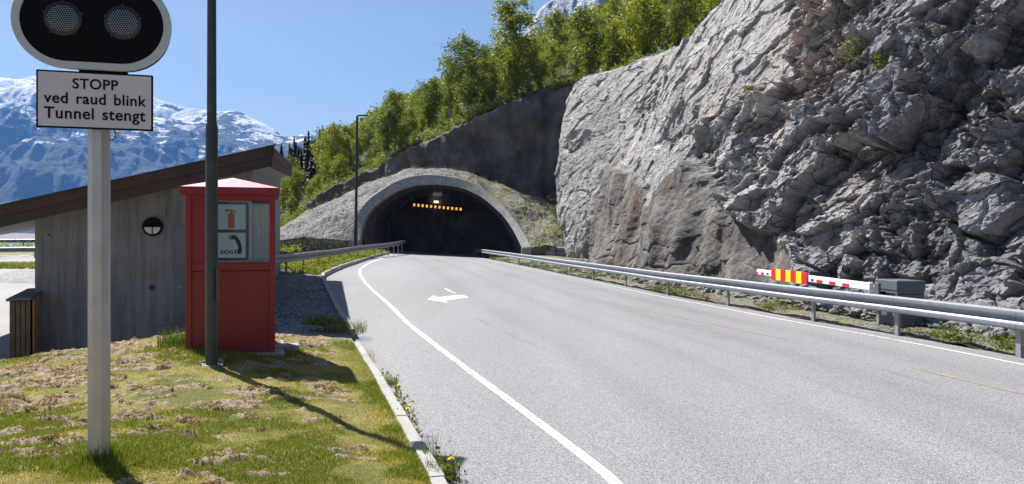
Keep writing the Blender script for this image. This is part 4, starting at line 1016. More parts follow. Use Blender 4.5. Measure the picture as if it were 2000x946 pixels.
# ------------------------------------------------------------------ barrier
br = empty('barrier_gate', (7.95, 15.9, .05), 0, 'lowered red and white barrier arm on a dark grey cabinet behind the rail', 'barrier')
bo = -br.location
zt = W(1750, 547, 15.9).z
ca = R(2)
RC = Matrix.Rotation(ca, 3, 'Z'); cc = Vector((8.04, 15.93, 0))
def cab(name, c, d, m, bev=.008, par=br):
    mb = MB().box(cc+RC @ Vector((c[0], c[1], 0))+Vector((0, 0, c[2])), d, RC, bev); me = mb.mesh(name); me.transform(Matrix.Translation(bo)); return obj(name, me, m, par)
cw, cd = .56, .85
body = cab('cabinet', (0, 0, (zt-.15)/2-.05), (cw, cd, zt-.13), M_STEELD)
cab('cabinet_lid', (0, 0, zt-.10), (cw+.03, cd+.03, .20), M_STEELD)
cab('seam', (-.005, -cd/2-.002, .72), (cw*.92, .008, .008), M_BLACK, 0)
cab('slot', (-cw/2-.004, 0, .66), (.012, cd*.8, .14), M_BLACK, 0)
cab('pivot_plate', (-cw/2-.16, .05, .62), (.05, .18, .62), M_STEELD); cab('pivot_shaft', (-cw/2-.08, .05, .72), (.18, .06, .06), M_BLACK)
cab('foot_bracket', (-cw/2-.13, .05, .12), (.06, .10, .5), M_GALVP)
p0 = W(1702, 560.5, 15.75); p1 = W(1480, 531, 21.9); d_ = (p1-p0); L_ = d_.length; du = d_.normalized()
ax = du; ay = Vector((0, 0, 1)).cross(ax).normalized(); az = ax.cross(ay); RA = Matrix((ax, ay, az)).transposed()
def onarm(name, s, wd, th, ht, m, dz=0, par=None, bev=0, dy=0):
    mb = MB().box(p0+ax*s+ay*dy+az*dz, (wd, th, ht), RA, bev); me = mb.mesh(name); me.transform(Matrix.Translation(bo)); return obj(name, me, m, par or br)
arm = onarm('arm', L_/2, L_, .07, .16, M_BWHITE, bev=.012)
for s in (1.0, 1.62, 2.25, 5.72, 6.15):
    onarm('reflector', s, .30 if s < 5 else .22, .078, .065, M_BRED, -.03, arm)
for s in (2.62, 5.35): onarm('bracket', s, .12, .085, .045, M_BLACK, -.02, arm)
bs0, bs1 = 2.85, 5.05; pn = onarm('striped_board', (bs0+bs1)/2, bs1-bs0, .02, .30, M_BRED, 0, arm, .004, .05)
for k in range(3):
    w3 = (bs1-bs0)/7; onarm('yellow_stripe', bs0+w3*(1.5+2*k), w3*.95, .026, .296, M_BYEL, 0, arm, 0, .05)

# ------------------------------------------------------------------ things hanging inside the tunnel mouth
Dz = 75.0
wb = empty('height_warning_bar', tuple(W(855, 404, Dz)), 0, 'horizontal bar of small amber lights hanging across the tunnel mouth', 'warning bar')
a_, b_ = W(803, 400, Dz)-wb.location, W(906, 409.5, Dz)-wb.location; an = math.atan2(b_.z-a_.z, b_.x-a_.x)
MB().box((0, 0, 0), ((b_-a_).length, .10, .52), Matrix.Rotation(-an, 3, 'Y'), .02).build('bar', M_BLACK, wb)
M_AMB = emis('amber_light', (1.0, .48, .10), .42)
for k in range(12):
    p = a_.lerp(b_, (k+.75)/12.5); MB().box((p.x, -.065, p.z), (.20, .03, .27), Matrix.Rotation(-an, 3, 'Y'), .01).build('amber_lamp', M_AMB, wb)
for s in (.02, .98):
    p = a_.lerp(b_, s); MB().tube([(p.x, 0, p.z+.2), (p.x, 0, p.z+1.0)], .025, 6).build('hanger', M_GALVP, wb)
for (pxx, pyy, D, w_, h_, mt, lab, nm) in ((854.5, 380, 73.5, .85, .30, flat('panel_grey', (.55, .57, .62), .5), 'pale grey box highest under the tunnel crown', 'ceiling_box'), (854, 388, 74.5, .82, .24, flat('panel_dark', (.16, .16, .17), .6), 'dark grey box just below the pale box under the tunnel crown', 'ceiling_box')):
    o = MB().box((0, 0, 0), (w_, .5, h_), bev=.02).mesh(nm); o = obj(nm, o, mt, None, W(pxx, pyy, D)); tag(o, lab, 'sign box')
    MB().tube([(-.3, 0, h_/2), (-.3, 0, 1.2)], .02, 6).build('hanger', M_GALVP, o); MB().tube([(.3, 0, h_/2), (.3, 0, 1.2)], .02, 6).build('hanger', M_GALVP, o)
M_TL = emis('tunnel_lamp_glow', (1.0, .86, .66), 1.6)
tl_ = [(852, 394.5, 80, 8, 3), (852, 400, 92, 6, 1.6), (858, 411.5, 105, 5, 1.4), (862, 415.5, 118, 5, 1.2), (866, 418.5, 130, 4, 1.2), (871, 422.5, 142, 4, 1.0), (875, 424.5, 154, 4, .9), (879, 426.5, 166, 3.5, .8), (888, 429.5, 180, 4, .8), (896, 432, 194, 4, .8)]
for i, (x_, y_, D, w_, h_) in enumerate(tl_):
    o = obj('tunnel_lamp', MB().box((0, 0, 0), (w_/FP*D, .6, h_/FP*D), bev=.02).mesh('tunnel_lamp'), M_TL, None, W(x_, y_, D))
    tag(o, 'lit ceiling lamp nearest the tunnel mouth, behind the amber bar' if i == 0 else 'lit ceiling lamp of the receding row deep inside the tunnel', 'ceiling lamp', 'tunnel ceiling lamps')
# ------------------------------------------------------------------ vegetation
def leaf_mat(name, cols, trans=.35, rough=.55):
    m, nt, b = new_mat(name); n = N(nt); out = nt.nodes['Material Output']
    c = n.ramp(n.attr('tone'), [(k/(len(cols)-1), cc_) for k, cc_ in enumerate(cols)])
    oi = nt.nodes.new('ShaderNodeObjectInfo'); c = n.mix(1.0, c, n.ramp(oi.outputs['Random'], [(0, (.72, .80, .9)), (.5, (1, 1, 1)), (1, (1.22, 1.14, .9))]), 'MULTIPLY')
    nt.links.new(c, b.inputs['Base Color']); b.inputs['Roughness'].default_value = rough; b.inputs['Specular IOR Level'].default_value = .25
    if trans:
        t = nt.nodes.new('ShaderNodeBsdfTranslucent'); nt.links.new(n.mix(1.0, c, (1.25, 1.25, .55), 'MULTIPLY'), t.inputs[0])
        mx = nt.nodes.new('ShaderNodeMixShader'); mx.inputs[0].default_value = trans
        nt.links.new(b.outputs[0], mx.inputs[1]); nt.links.new(t.outputs[0], mx.inputs[2]); nt.links.new(mx.outputs[0], out.inputs[0])
    return m
M_BIRCH = leaf_mat('birch_leaf', [(.06, .085, .014), (.13, .165, .022), (.21, .245, .036), (.29, .31, .06)])
M_SHRUB = leaf_mat('shrub_leaf', [(.05, .08, .014), (.11, .16, .024), (.18, .22, .035), (.26, .26, .06)])
M_SPRUCE = leaf_mat('spruce_needles', [(.010, .018, .010), (.02, .035, .016), (.035, .05, .02)], .1)
M_BARK = simple('birch_bark', (.30, .28, .26), .85, 0, .5, 3); M_BARKD = simple('dark_bark', (.09, .075, .06), .9, 0, .3, 5)
def quads(C, U, V_, name, tone, jag=0.0):
    """one four-cornered leaf per centre; U and V_ are its half axes"""
    n = len(C); P = np.stack([C-U, C-V_*.9, C+U, C+V_*.9], 1).reshape(-1, 3)
    me = pydata(name, P, np.arange(4*n).reshape(n, 4)); attr(me, 'tone', np.repeat(tone, 4)); return me
def rnd_axes(n, s, r, flatz=1.0):
    u = r.normal(size=(n, 3)); u[:, 2] *= flatz; u /= np.linalg.norm(u, axis=1)[:, None]; v = r.normal(size=(n, 3)); v -= (v*u).sum(1)[:, None]*u; v /= np.linalg.norm(v, axis=1)[:, None]
    return u*s[:, None], v*s[:, None]*.6
def birch_parts(seed, H, spread, nl, low=.18, leaf=.13, sparse_top=True):
    r = np.random.RandomState(seed); mb = MB()
    bend = r.uniform(-.25, .25, 2); tp = [Vector((bend[0]*(k/8)**2*H*.2+r.uniform(-.04, .04), bend[1]*(k/8)**2*H*.2+r.uniform(-.04, .04), -.4 if k == 0 else H*.94*k/8)) for k in range(9)]
    mb.tube(tp, [H*.014*(1-.85*k/8) for k in range(9)], 6)
    cl, cw = [], []
    nb = int(26+H*1.5)
    for i in range(nb):
        f = low+(.97-low)*((i+r.rand())/nb); k = min(7.99, f*8); b0 = tp[int(k)].lerp(tp[min(8, int(k)+1)], k % 1)
        a = r.uniform(0, 2*math.pi); L = spread*H*(.30+.70*math.sin(math.pi*min(1, (1-f)/.80+.06))**.8)*r.uniform(.5, 1.15)
        if f > .85: L *= .7
        d = Vector((math.cos(a), math.sin(a), 0)); pts = [b0]
        for q in range(1, 5):
            t = q/4; pts.append(b0+d*L*t+Vector((r.uniform(-.1, .1)*L*.5, r.uniform(-.1, .1)*L*.5, L*(.75*t-.55*t*t))))
        mb.tube(pts, [H*.0045*(1-.8*q/4) for q in range(5)], 4)
        for q in range(int(4+L*3)):
            t = r.uniform(.25, 1.05)*4; j = min(3, int(t)); p = pts[j].lerp(pts[j+1], min(1.1, t-j)); cl.append((p.x, p.y, p.z-r.uniform(0, .22)*L*.5)); cw.append(L)
    cl = np.array(cl); idx = r.randint(0, len(cl), nl); sg_ = .10+.065*np.array(cw)[idx]+.10
    C = cl[idx]+r.normal(size=(nl, 3))*sg_[:, None]*np.array([1, 1, 1.15]); C[:, 2] -= np.abs(r.normal(size=nl))*.12
    s = leaf*r.uniform(.6, 1.35, nl); U, V_ = rnd_axes(nl, s, r, .8)
    clt = r.rand(len(cl)); tone = np.clip(.30+.35*clt[idx]+.28*r.rand(nl), 0, 1)
    return mb.mesh('trunk', True), quads(C, U, V_, 'crown', tone)
def spruce_parts(seed, H, nl=1500):
    r = np.random.RandomState(seed); mb = MB().tube([(0, 0, -.4), (0, 0, H*.98)], [H*.012, .01], 6); C = []; U = []; Vv = []; n = nl
    f = r.rand(n)**.7; z = H*(.06+.94*f); rad = (1-f)*H*.17+.05; lay = .5+.5*np.abs(np.sin(z*3.2)); a = r.uniform(0, 2*math.pi, n); rr = rad*r.uniform(.25, 1, n)*(.65+.35*lay)
    C = np.stack([rr*np.cos(a), rr*np.sin(a), z-rr*.35], -1); d = np.stack([np.cos(a), np.sin(a), np.full(n, -.35)], -1); s = H*.03*r.uniform(.6, 1.3, n)*(.5+(1-f))
    p = np.stack([-np.sin(a), np.cos(a), r.uniform(-.5, .5, n)], -1)
    return mb.mesh('trunk', True), quads(C, d*s[:, None], p*s[:, None]*.5, 'crown', np.clip(.25+.5*r.rand(n), 0, 1))
def make_tree(name, parts, mats, label, cat, group=None):
    t = empty(name, (0, 0, 0), 0, label, cat, group); obj('trunk', parts[0], mats[1], t); obj('crown', parts[1], mats[0], t); return t
def copy_tree(o, name=None):
    c = o.copy(); COL.objects.link(c)
    for ch in o.children: q = ch.copy(); COL.objects.link(q); q.parent = c
    return c
G_SL = 'birches on the slope above the tunnel'
specs = [(11, 10, .23, 5200, .12), (12, 9, .26, 4600, .16), (13, 8, .22, 3600, .22), (14, 9, .18, 2300, .3), (15, 7, .28, 3200, .10), (16, 6, .31, 2800, .06)]
protos = [make_tree('birch_tree', birch_parts(s, H, sp, nl, lo), (M_BIRCH, M_BARK), 'tree', 'tree') for s, H, sp, nl, lo in specs]
used = [False]*len(protos)
def put(pi, loc, h, label, group=None, rz=None, wide=1.0):
    o = protos[pi] if not used[pi] else copy_tree(protos[pi]); used[pi] = True
    o.location = loc; k = h/specs[pi][1]; o.scale = (k*wide, k*wide, k); o.rotation_euler = (0, 0, rz if rz is not None else random.uniform(0, 6.28)); o['label'] = label; o['category'] = 'tree'
    if group: o['group'] = group
    elif 'group' in o: del o['group']
    return o
random.seed(5)
def at_img(pxx, pyb, pyt, D): b = W(pxx, pyb, D); return b, (pyb-pyt)/FP*D
def hill_at(x, y):
    """ground height of the slope: nearest sample of the hill sheet"""
    d = (HX-x)**2+(HYY-y)**2; i = np.unravel_index(np.argmin(d), d.shape); return float(HZZ[i]), math.sqrt(d[i])
def put_img(pi, pxx, pyt, D, label, wide=1.0, rz=0):
    x, y = (pxx-PCX)/FP*D, D; z, _ = hill_at(x, y); zt_ = CAMZ+(HY-pyt)/FP*D; return put(pi, (x, y, z-.1), zt_-z, label, None, rz, wide)
put_img(0, 1003, -12, 81.5, 'tallest birch, rising to the top of the photo above the dark rock wall', 1.35, .5)
put_img(1, 915, 60, 83, 'second tallest birch, left of the tallest one, standing against the sky', 1.15, 1.2)
put_img(3, 772, 166, 86, 'thin-topped birch rising alone above the treeline right of the street lamp', 1.1, 2)
put_img(1, 650, 232, 93, 'birch standing behind the slim street lamp, leftmost tall one of the slope', .9, 3)
put_img(2, 955, 110, 84, 'bushy birch between the two tallest ones on the wall top', 1.1, 4)
put_img(4, 1035, 95, 80, 'broad birch close at the right of the tallest birch', 1.0, 1)
put_img(2, 700, 262, 90, 'birch just right of the slim street lamp, above the thin end of the wall', 1.0, 2.2)
put_img(3, 876, 110, 88, 'slender birch at the left shoulder of the second tallest birch', 1.0, 5)
put_img(4, 840, 150, 90, 'rounded birch left of the slender one on the wall top', 1.2, .2)
put_img(5, 1150, 5, 66, 'birch leaning out at the corner where wall and cliff meet', 1.0, .2)
# many more along the wall and up the slope
pl_ = []
def far_enough(x, y, d): return all((x-a)**2+(y-b)**2 > d*d for a, b in pl_)
tries = 0
while len(pl_) < 140 and tries < 9000:
    tries += 1; u = random.random(); t = .8+95*random.random()**1.5
    p = hill_pt(u, t)
    if p.y < 22 or not far_enough(p.x, p.y, 1.8+t*.022): continue
    ppx, ppy = PCX+FP*p.x/p.y, HY-FP*(p.z-CAMZ)/p.y
    if ppx > 1560 or ppx < 480 or ppy < -190: continue
    pl_.append((p.x, p.y)); h = random.choice([random.uniform(3.2, 6), random.uniform(5, 9.5)])*(1 if t > 14 else .66)
    if p.x > 9: h *= .85
    if 840 < ppx < 1075 and t < 30: h = min(h, 4.2)
    pi = random.choice([1, 2, 2, 3, 4, 4, 5, 5]); edge = t < 9
    if p.x > 8 and p.y < 62: lab, g = 'green birch growing along the top of the pale cliff', 'birches along the cliff top'
    elif edge: lab, g = 'green birch in the row just above the dark rock wall', 'birches just above the rock wall'
    else: lab, g = 'green birch among many on the wooded slope behind the tunnel', 'birches on the wooded slope'
    put(pi, (p.x, p.y, p.z-.15), h, lab, g, None, random.uniform(.9, 1.25))
n_top = 0; tries = 0
while n_top < 44 and tries < 6000:
    tries += 1; p = hill_pt(random.random(), .6+20*random.random()**1.4); ppx, ppy = PCX+FP*p.x/max(p.y, 1), HY-FP*(p.z-CAMZ)/max(p.y, 1)
    if not (1140 < ppx < 1440) or p.y < 30 or ppy < -60 or not far_enough(p.x, p.y, 1.3): continue
    pl_.append((p.x, p.y)); n_top += 1
    put(random.choice([2, 4, 4, 5]), (p.x, p.y, p.z-.15), random.uniform(3.2, 6.0), 'green birch growing along the top of the pale cliff', 'birches along the cliff top', None, random.uniform(.9, 1.2))
# dark spruces low on the left flank
sp_p = [make_tree('spruce_tree', spruce_parts(s, 8), (M_SPRUCE, M_BARKD), 'spruce', 'tree') for s in (1, 2, 3)]
n = 0
for k in range(420):
    pxx = random.uniform(548, 655); D = random.uniform(120, 230); x = (pxx-PCX)/FP*D; z, dd = hill_at(x, D)
    if dd > 9 or n > 90 or not all((x-a)**2+(D-b)**2 > 5 for a, b in pl_[-90:]): continue
    pl_.append((x, D)); o = sp_p[n] if n < 3 else copy_tree(random.choice(sp_p)); s = random.uniform(.75, 1.15); o.location = (x, D, z-.3); o.scale = (s, s, s*random.uniform(.95, 1.2)); o.rotation_euler = (0, 0, random.uniform(0, 6))
    o['label'] = 'dark spruce in the dense stand at the left foot of the slope'; o['category'] = 'tree'; o['group'] = 'dark spruces left of the slope'; n += 1
# distant wood: one mass
r = np.random.RandomState(3); Cs, Us, Vs, Ts = [], [], [], []
gi = r.rand(9000)*(len(Bf)-1); gt = 80+520*r.rand(9000)**1.0
ii = gi.astype(int); gx_ = Bf[ii, 0]+np.cos(Af[ii])*gt; gy_ = Bf[ii, 1]+np.sin(Af[ii])*gt
gz_ = hill_z(gx_, gy_, Bf[ii, 2], gt); gpx = PCX+FP*gx_/np.maximum(gy_, 1); ok = (gpx > 470) & (gpx < 1450) & (gy_ > 60); gx_, gy_, gz_ = gx_[ok], gy_[ok], gz_[ok]
dd_ = np.hypot(gx_, gy_); nlf = 70
hT = r.uniform(5.5, 10, len(gx_)); tb = r.rand(len(gx_))
a = r.uniform(0, 2*math.pi, (len(gx_), nlf)); f = r.rand(len(gx_), nlf); rad = .30*hT[:, None]*np.sin(np.pi*np.clip(f*.9+.08, 0, 1))**.7*np.sqrt(r.uniform(.2, 1, a.shape))
C = np.stack([gx_[:, None]+rad*np.cos(a), gy_[:, None]+rad*np.sin(a), gz_[:, None]+hT[:, None]*(.08+.92*f)], -1).reshape(-1, 3)
s = (r.uniform(.3, .75, a.shape)*np.clip(dd_[:, None]/260, .6, 1.5)).ravel(); U, V_ = rnd_axes(len(C), s, r)
tone = np.clip(.12+.45*np.repeat(tb, nlf)+.25*r.rand(len(C)), 0, 1)
tag(obj('distant_wood', quads(C, U, V_, 'distant_wood', tone), M_BIRCH), 'far green birch wood covering the upper mountain slope', 'wood', None, 'stuff')

# undergrowth: shrubs hanging over the wall and cliff edges, ground cover on the slope
def scatter_leaves(name, pts, per, rad, leaf, mat, label, cat, seed, hgt=1.0, tone0=.2, kind='stuff', parent=None):
    r = np.random.RandomState(seed); pts = np.asarray(pts); n = len(pts)*per; idx = np.repeat(np.arange(len(pts)), per)
    o = r.normal(size=(n, 3))*rad; o[:, 2] = np.abs(o[:, 2])*hgt; sc = r.uniform(.5, 1.4, len(pts))[idx]; C = pts[idx]+o*sc[:, None]
    s = leaf*r.uniform(.5, 1.3, n); U, V_ = rnd_axes(n, s, r); tb = r.rand(len(pts))[idx]
    ob = obj(name, quads(C, U, V_, name, np.clip(tone0+.4*tb+.35*r.rand(n), 0, 1)), mat, parent)
    if kind: tag(ob, label, cat, None, kind)
    return ob
pts = []
for k in range(1700):
    u = random.random(); t = random.random()**2.2*38; p = hill_pt(u, t)
    if p.y > 20: pts.append(tuple(p))
for k in range(4000):
    p = hill_pt(random.random(), random.random()*14); ppx = PCX+FP*p.x/max(p.y, 1)
    if 1130 < ppx < 1450 and p.y > 30: pts.append(tuple(p))
pts = pts[:3200]
scatter_leaves('undergrowth', pts, 42, .42, .12, M_SHRUB, 'low green bushes covering the slope between the birches', 'undergrowth', 8, .9)
pts = []
for k in range(520):
    u = random.random(); p = hill_pt(u, random.uniform(-.25, .7))
    if p.y > 22: pts.append((p.x, p.y, p.z-random.uniform(0, .3)))
scatter_leaves('edge_undergrowth', pts, 30, .28, .085, M_SHRUB, 'tufts of shrub and moss along the upper rim of wall and cliff', 'undergrowth', 9, .8)
# bushes beyond the parking-lot rails
pts = [(x, random.uniform(53, 62), lot_z(0, 52)+random.uniform(0, .3)) for x in np.linspace(-58, -17, 210)]
scatter_leaves('rail_undergrowth', [(float(a), float(b), float(c)) for a, b, c in pts], 60, .38, .09, M_SHRUB, 'low green bushes behind the parking-lot guard rail', 'undergrowth', 10, .7)
# weeds on the mound, foot of the cliff, verge
def mound_pt(i, j): return MG[i, j]
pts = []
for k in range(260):
    i = 1+random.randrange(NO-1); j = random.choice([44, 45, 45, 46, random.randrange(46)]); 
    if pxm[i, min(j, 45)] < 880 and j < 42 and random.random() < .75: continue
    pts.append(tuple(mound_pt(i, j)))
scatter_leaves('mound_weeds', pts, 16, .16, .055, M_SHRUB, 'sparse weeds and grass growing on the crushed rock over the portal', 'weeds', 11, .8, .35)
pts = [tuple(W(random.uniform(1076, 1104)+dx_, y_+random.uniform(-8, 8), 63)) for y_ in range(395, 480, 3) for dx_ in (0, 2)]
pts = [(p[0]+.12*0, p[1]-.4, p[2]) for p in pts]
scatter_leaves('corner_weeds', pts, 30, .22, .07, M_SHRUB, 'green weeds in the corner between mound and cliff', 'weeds', 12, .8, .4)
# grass and weeds along the right-hand rail
r = np.random.RandomState(21); pts = []
for k in range(1500):
    y = 9+r.rand()**1.3*55; x = float(rail_x(y))+.12+abs(r.normal())*.75; z = float(road_z(rail_x(y), y))+.06
    if vnoise(x*.7, y*.45, 0, 5) > .1: pts.append((x, y, z))
scatter_leaves('rail_weeds', pts, 30, .085, .022, M_SHRUB, 'green weeds growing under the right-hand guard rail', 'weeds', 13, .9, .08)
# left verge by the kerb and rail
pts = []
for k in range(900):
    y = 29+r.rand()**1.2*36; x = float(kx(y))-.2-abs(r.normal())*.8; pts.append((x, y, float(left_z(x, y))))
scatter_leaves('kerb_weeds', pts, 30, .13, .035, M_SHRUB, 'green weeds between the left kerb and the left guard rail', 'weeds', 14, .9, .3)

# blades of grass
M_BLADE = leaf_mat('grass_blade', [(.06, .11, .014), (.13, .19, .026), (.22, .25, .04), (.36, .33, .08), (.46, .38, .16)], .25, .6)
def blades(name, x, y, z, h, wd, tone, r, lean=.5):
    n = len(x); a = r.uniform(0, 2*math.pi, n); b = r.uniform(0, 2*math.pi, n); l = h*lean*np.minimum(np.abs(r.normal(size=n)), 1.7)
    base = np.stack([x, y, z-.008], -1); ux = np.stack([np.cos(a), np.sin(a), 0*a], -1)*wd[:, None]/2
    mid = base+np.stack([np.cos(b)*l*.35, np.sin(b)*l*.35, h*.6], -1); tip = base+np.stack([np.cos(b)*l, np.sin(b)*l, h*np.clip(1-.25*lean*np.abs(l/h), .3, 1)], -1)
    P = np.stack([base-ux, base+ux, mid+ux*.7, tip, mid-ux*.7], 1).reshape(-1, 3); me = pydata(name, P, (np.arange(n)[:, None, None]*5+np.array([[0, 1, 2], [0, 2, 4], [4, 2, 3]])[None]).reshape(-1, 3)); attr(me, 'tone', np.repeat(tone, 5)); return me
r = np.random.RandomState(31); n = 330000
y = 3.6+9.0*r.rand(n)**1.35; x = (r.uniform(-40, 905, n)-PCX)/FP*y; kk = kx(y)-.14; ok = (x < kk); x, y = x[ok], y[ok]
patch = fbm(x*.9, y*.9, 0, 4, 3)+.5*fbm(x*3.5, y*3.5, 0, 2, 9); edge_g = sst(.55, .1, kx(y)-x); ring = np.exp(-(((x+3.9)/1.1)**2+((y-10.6)/1.0)**2))+np.exp(-(((x+2.9)/.28)**2+((y-5.45)/.25)**2))*1.5
green = sst(.0, .62, patch+.8*edge_g+1.0*ring); lm = lumps(x, y); keep = r.rand(len(x)) < (.62+.38*green)*(1-.85*sst(.1, .4, lm)); x, y, green, ring, edge_g = x[keep], y[keep], green[keep], ring[keep], edge_g[keep]
# none inside the booth plinth
q = ~((np.abs(x+3.85) < .58) & (np.abs(y-11.0) < .62)); x, y, green, ring, edge_g = x[q], y[q], green[q], ring[q], edge_g[q]
h = (.016+.022*r.rand(len(x)))*(.65+.6*green+.8*edge_g+1.6*ring); tone = np.clip(.80-.38*green+.13*r.normal(size=len(x)), 0, 1)
tag(obj('lawn_grass', blades('lawn_grass', x, y, lawn_z(x, y), h, .0035+.004*r.rand(len(x)), tone, r), M_BLADE), 'short patchy green and straw-coloured grass of the lawn', 'grass', None, 'stuff')
# raked-up dead moss and grass lying in small ridges
M_THATCH = leaf_mat('dead_thatch', [(.26, .19, .12), (.44, .34, .23), (.60, .48, .36)], .1, .8)
r = np.random.RandomState(32); tx_, ty_, tz_, tt_ = [], [], [], []
C, U, V_, TT = [], [], [], []
nc = 0
for k in range(2600):
    yy_ = 3.9+8.3*r.rand()**1.2; xx_ = (r.uniform(-30, 800)-PCX)/FP*yy_
    if xx_ > kx(yy_)-.35: continue
    pv_ = fbm(np.array(xx_*1.3), np.array(yy_*1.3), 5, 3, 44)
    if float(lumps(xx_, yy_)) < .45: continue
    nc += 1
    L = r.uniform(.05, .19); wv = L*r.uniform(.3, .5); hh_ = r.uniform(.004, .02); ang_ = R(20)+r.normal()*.5; nf_ = 46
    lx2 = r.uniform(-1, 1, nf_)*L; ly2 = r.normal(size=nf_)*wv*.5; cx_ = xx_+lx2*math.cos(ang_)-ly2*math.sin(ang_); cy_ = yy_+lx2*math.sin(ang_)+ly2*math.cos(ang_)
    zz_ = lawn_z(cx_, cy_)+hh_*np.exp(-(ly2/wv)**2*2)*(1-(lx2/L)**2*.6)*r.uniform(.5, 1.5, nf_)
    a = r.uniform(0, 6.28, nf_); s = r.uniform(.010, .024, nf_); u = np.stack([np.cos(a)*s, np.sin(a)*s, r.normal(size=nf_)*.006], -1); v = np.stack([-np.sin(a)*.0018, np.cos(a)*.0018, r.normal(size=nf_)*.006], -1)
    C.append(np.stack([cx_, cy_, zz_], -1)); U.append(u); V_.append(v); TT.append(np.clip(.45+.25*r.normal()+.2*r.normal(size=nf_), 0, 1))
print('THATCH', nc)
tag(obj('dead_thatch', quads(np.concatenate(C), np.concatenate(U), np.concatenate(V_), 'dead_thatch', np.concatenate(TT)), M_THATCH), 'dry beige raked moss lying in small ridges on the lawn', 'dead grass', None, 'stuff')
# verge grass farther off
r = np.random.RandomState(33); n = 60000; y = 30.5+32*r.rand(n)**1.3; x = kx(y)-.2-r.rand(n)**1.3*16
g_ = fbm(x*.6, y*.6, 0, 3, 3); tag(obj('verge_grass', blades('verge_grass', x, y, left_z(x, y), r.uniform(.08, .2, n), np.full(n, .03), np.clip(.5-.3*g_+.15*r.normal(size=n), 0, 1), r), M_BLADE), 'yellow-green grass behind the left guard rail', 'grass', None, 'stuff')
# tufts in the kerb gap and around booth
def tuft(name, loc, n, h, rad, tone, label, seed, wd=.006, lean=.6):
    r = np.random.RandomState(seed); a = r.uniform(0, 6.28, n); d = rad*np.sqrt(r.rand(n)); me = blades(name, d*np.cos(a), d*np.sin(a), 0*a, h*r.uniform(.4, 1.1, n), np.full(n, wd), np.clip(tone+.15*r.normal(size=n), 0, 1), r, lean)
    o = obj(name, me, M_BLADE, None, loc); tag(o, label, 'grass tuft'); return o
def gp(pxx, pyy, h=0.0): p = on_road(pxx, pyy); return p+Vector((0, 0, h))
tuft('grass_tuft', gp(858, 935, .0), 260, .22, .13, .25, 'tall green grass tuft by the kerb at the bottom, behind the nearest dandelion', 1)
tuft('grass_tuft', gp(762, 752), 160, .14, .10, .3, 'grass tuft growing in the kerb gap above the farthest dandelion', 2)
tuft('grass_tuft', gp(722, 705), 40, .26, .08, .8, 'thin dry grass stalks leaning over the kerb onto the asphalt', 3, .004, 1.1)
tuft('grass_tuft', gp(842, 905), 50, .30, .07, .35, 'few tall upright grass stalks beside the kerb near the bottom', 4, .005, .3)
tuft('grass_tuft', Vector((-2.91, 5.42, float(lawn_z(-2.91, 5.42)))), 300, .17, .14, .2, 'dark green tuft around the foot of the silver octagonal pole', 5)
tuft('grass_tuft', Vector((-4.62, 10.7, float(lawn_z(-4.62, 10.7)))), 500, .30, .30, .15, 'tall green grass at the left side of the red booth', 6)
tuft('grass_tuft', Vector((-3.05, 13.9, float(left_z(-3.05, 13.9)))), 420, .30, .42, .3, 'grass tuft beside the kerb end by the footpath', 7)
scatter_leaves('leafy_weed', [tuple(Vector((random.uniform(-3.75, -3.05), random.uniform(13.75, 14.15), .30))) for k in range(40)], 22, .07, .028, M_SHRUB, 'bright green leafy weed patch at the edge of the gravel by the footpath', 'weeds', 15, .8, .35, None)
o = bpy.data.objects['leafy_weed']; tag(o, 'bright green leafy weed patch at the edge of the gravel by the footpath', 'weed')
# kerb-side greenery: leafy rosettes
kp_pts = [tuple(gp(px_+random.uniform(-4, 8), py_, .02)) for px_, py_ in [(770, 762), (775, 775), (782, 790), (790, 805), (795, 815), (803, 835), (812, 850), (872, 940), (865, 925), (880, 946), (850, 905), (750, 735), (765, 745), (788, 798), (798, 822)]]
scatter_leaves('kerb_rosettes', kp_pts, 26, .045, .022, M_SHRUB, 'leafy green weeds rooted in the joint between kerb and asphalt', 'weeds', 16, .9, .2)

# dandelions
M_YEL = simple('dandelion_yellow', (.80, .55, .01), .6, 0, .1, 30); M_STEM = simple('dandelion_stem', (.10, .12, .05), .6)
def dandelion(loc, h, rad, lean, label, open_=True):
    o = empty('dandelion', loc, 0, label, 'flower'); top = Vector((lean[0], lean[1], h))
    MB().tube([(0, 0, 0), (lean[0]*.3, lean[1]*.3, h*.5), top], [.0035, .003, .003], 6).build('stem', M_STEM, o, True)
    fm = MB(); rr = random.Random(int(h*1000))
    if open_:
        for ring_, (ro, zo_) in enumerate(((1, .0), (.75, .006), (.5, .011), (.25, .014))):
            nn = 18-ring_*3
            for k in range(nn):
                a = 2*math.pi*k/nn+ring_*.2+rr.uniform(-.1, .1); c = Vector((math.cos(a), math.sin(a), 0)); s_ = Vector((-c.y, c.x, 0))*rad*.13
                p0_ = top+Vector((0, 0, zo_)); p1_ = p0_+c*rad*ro+Vector((0, 0, .002))
                f_ = [fm.bm.verts.new(p0_-s_*.4), fm.bm.verts.new(p0_+s_*.4), fm.bm.verts.new(p1_+s_), fm.bm.verts.new(p1_-s_)]; fm.bm.faces.new(f_)
        fm.build('flower_head', M_YEL, o)
        MB().tube([top-Vector((0, 0, .012)), top], [.005, .010], 8).build('calyx', M_STEM, o)
    else: fm.tube([top-Vector((0, 0, .005)), top+Vector((0, 0, .008)), top+Vector((0, 0, .022))], [.006, .0085, .004], 8).build('bud', simple('dark_bud', (.03, .025, .02), .8), o)
    return o
def dl(pxb, pyb, pxt, pyt, rad, label, open_=True):
    b = gp(pxb, pyb); D = b.y; t = W(pxt, pyt, D); dandelion(b, t.z-b.z, rad, (t.x-b.x, 0), label, open_)
dl(892, 948, 881, 897, .027, 'largest yellow dandelion, by the kerb near the bottom edge')
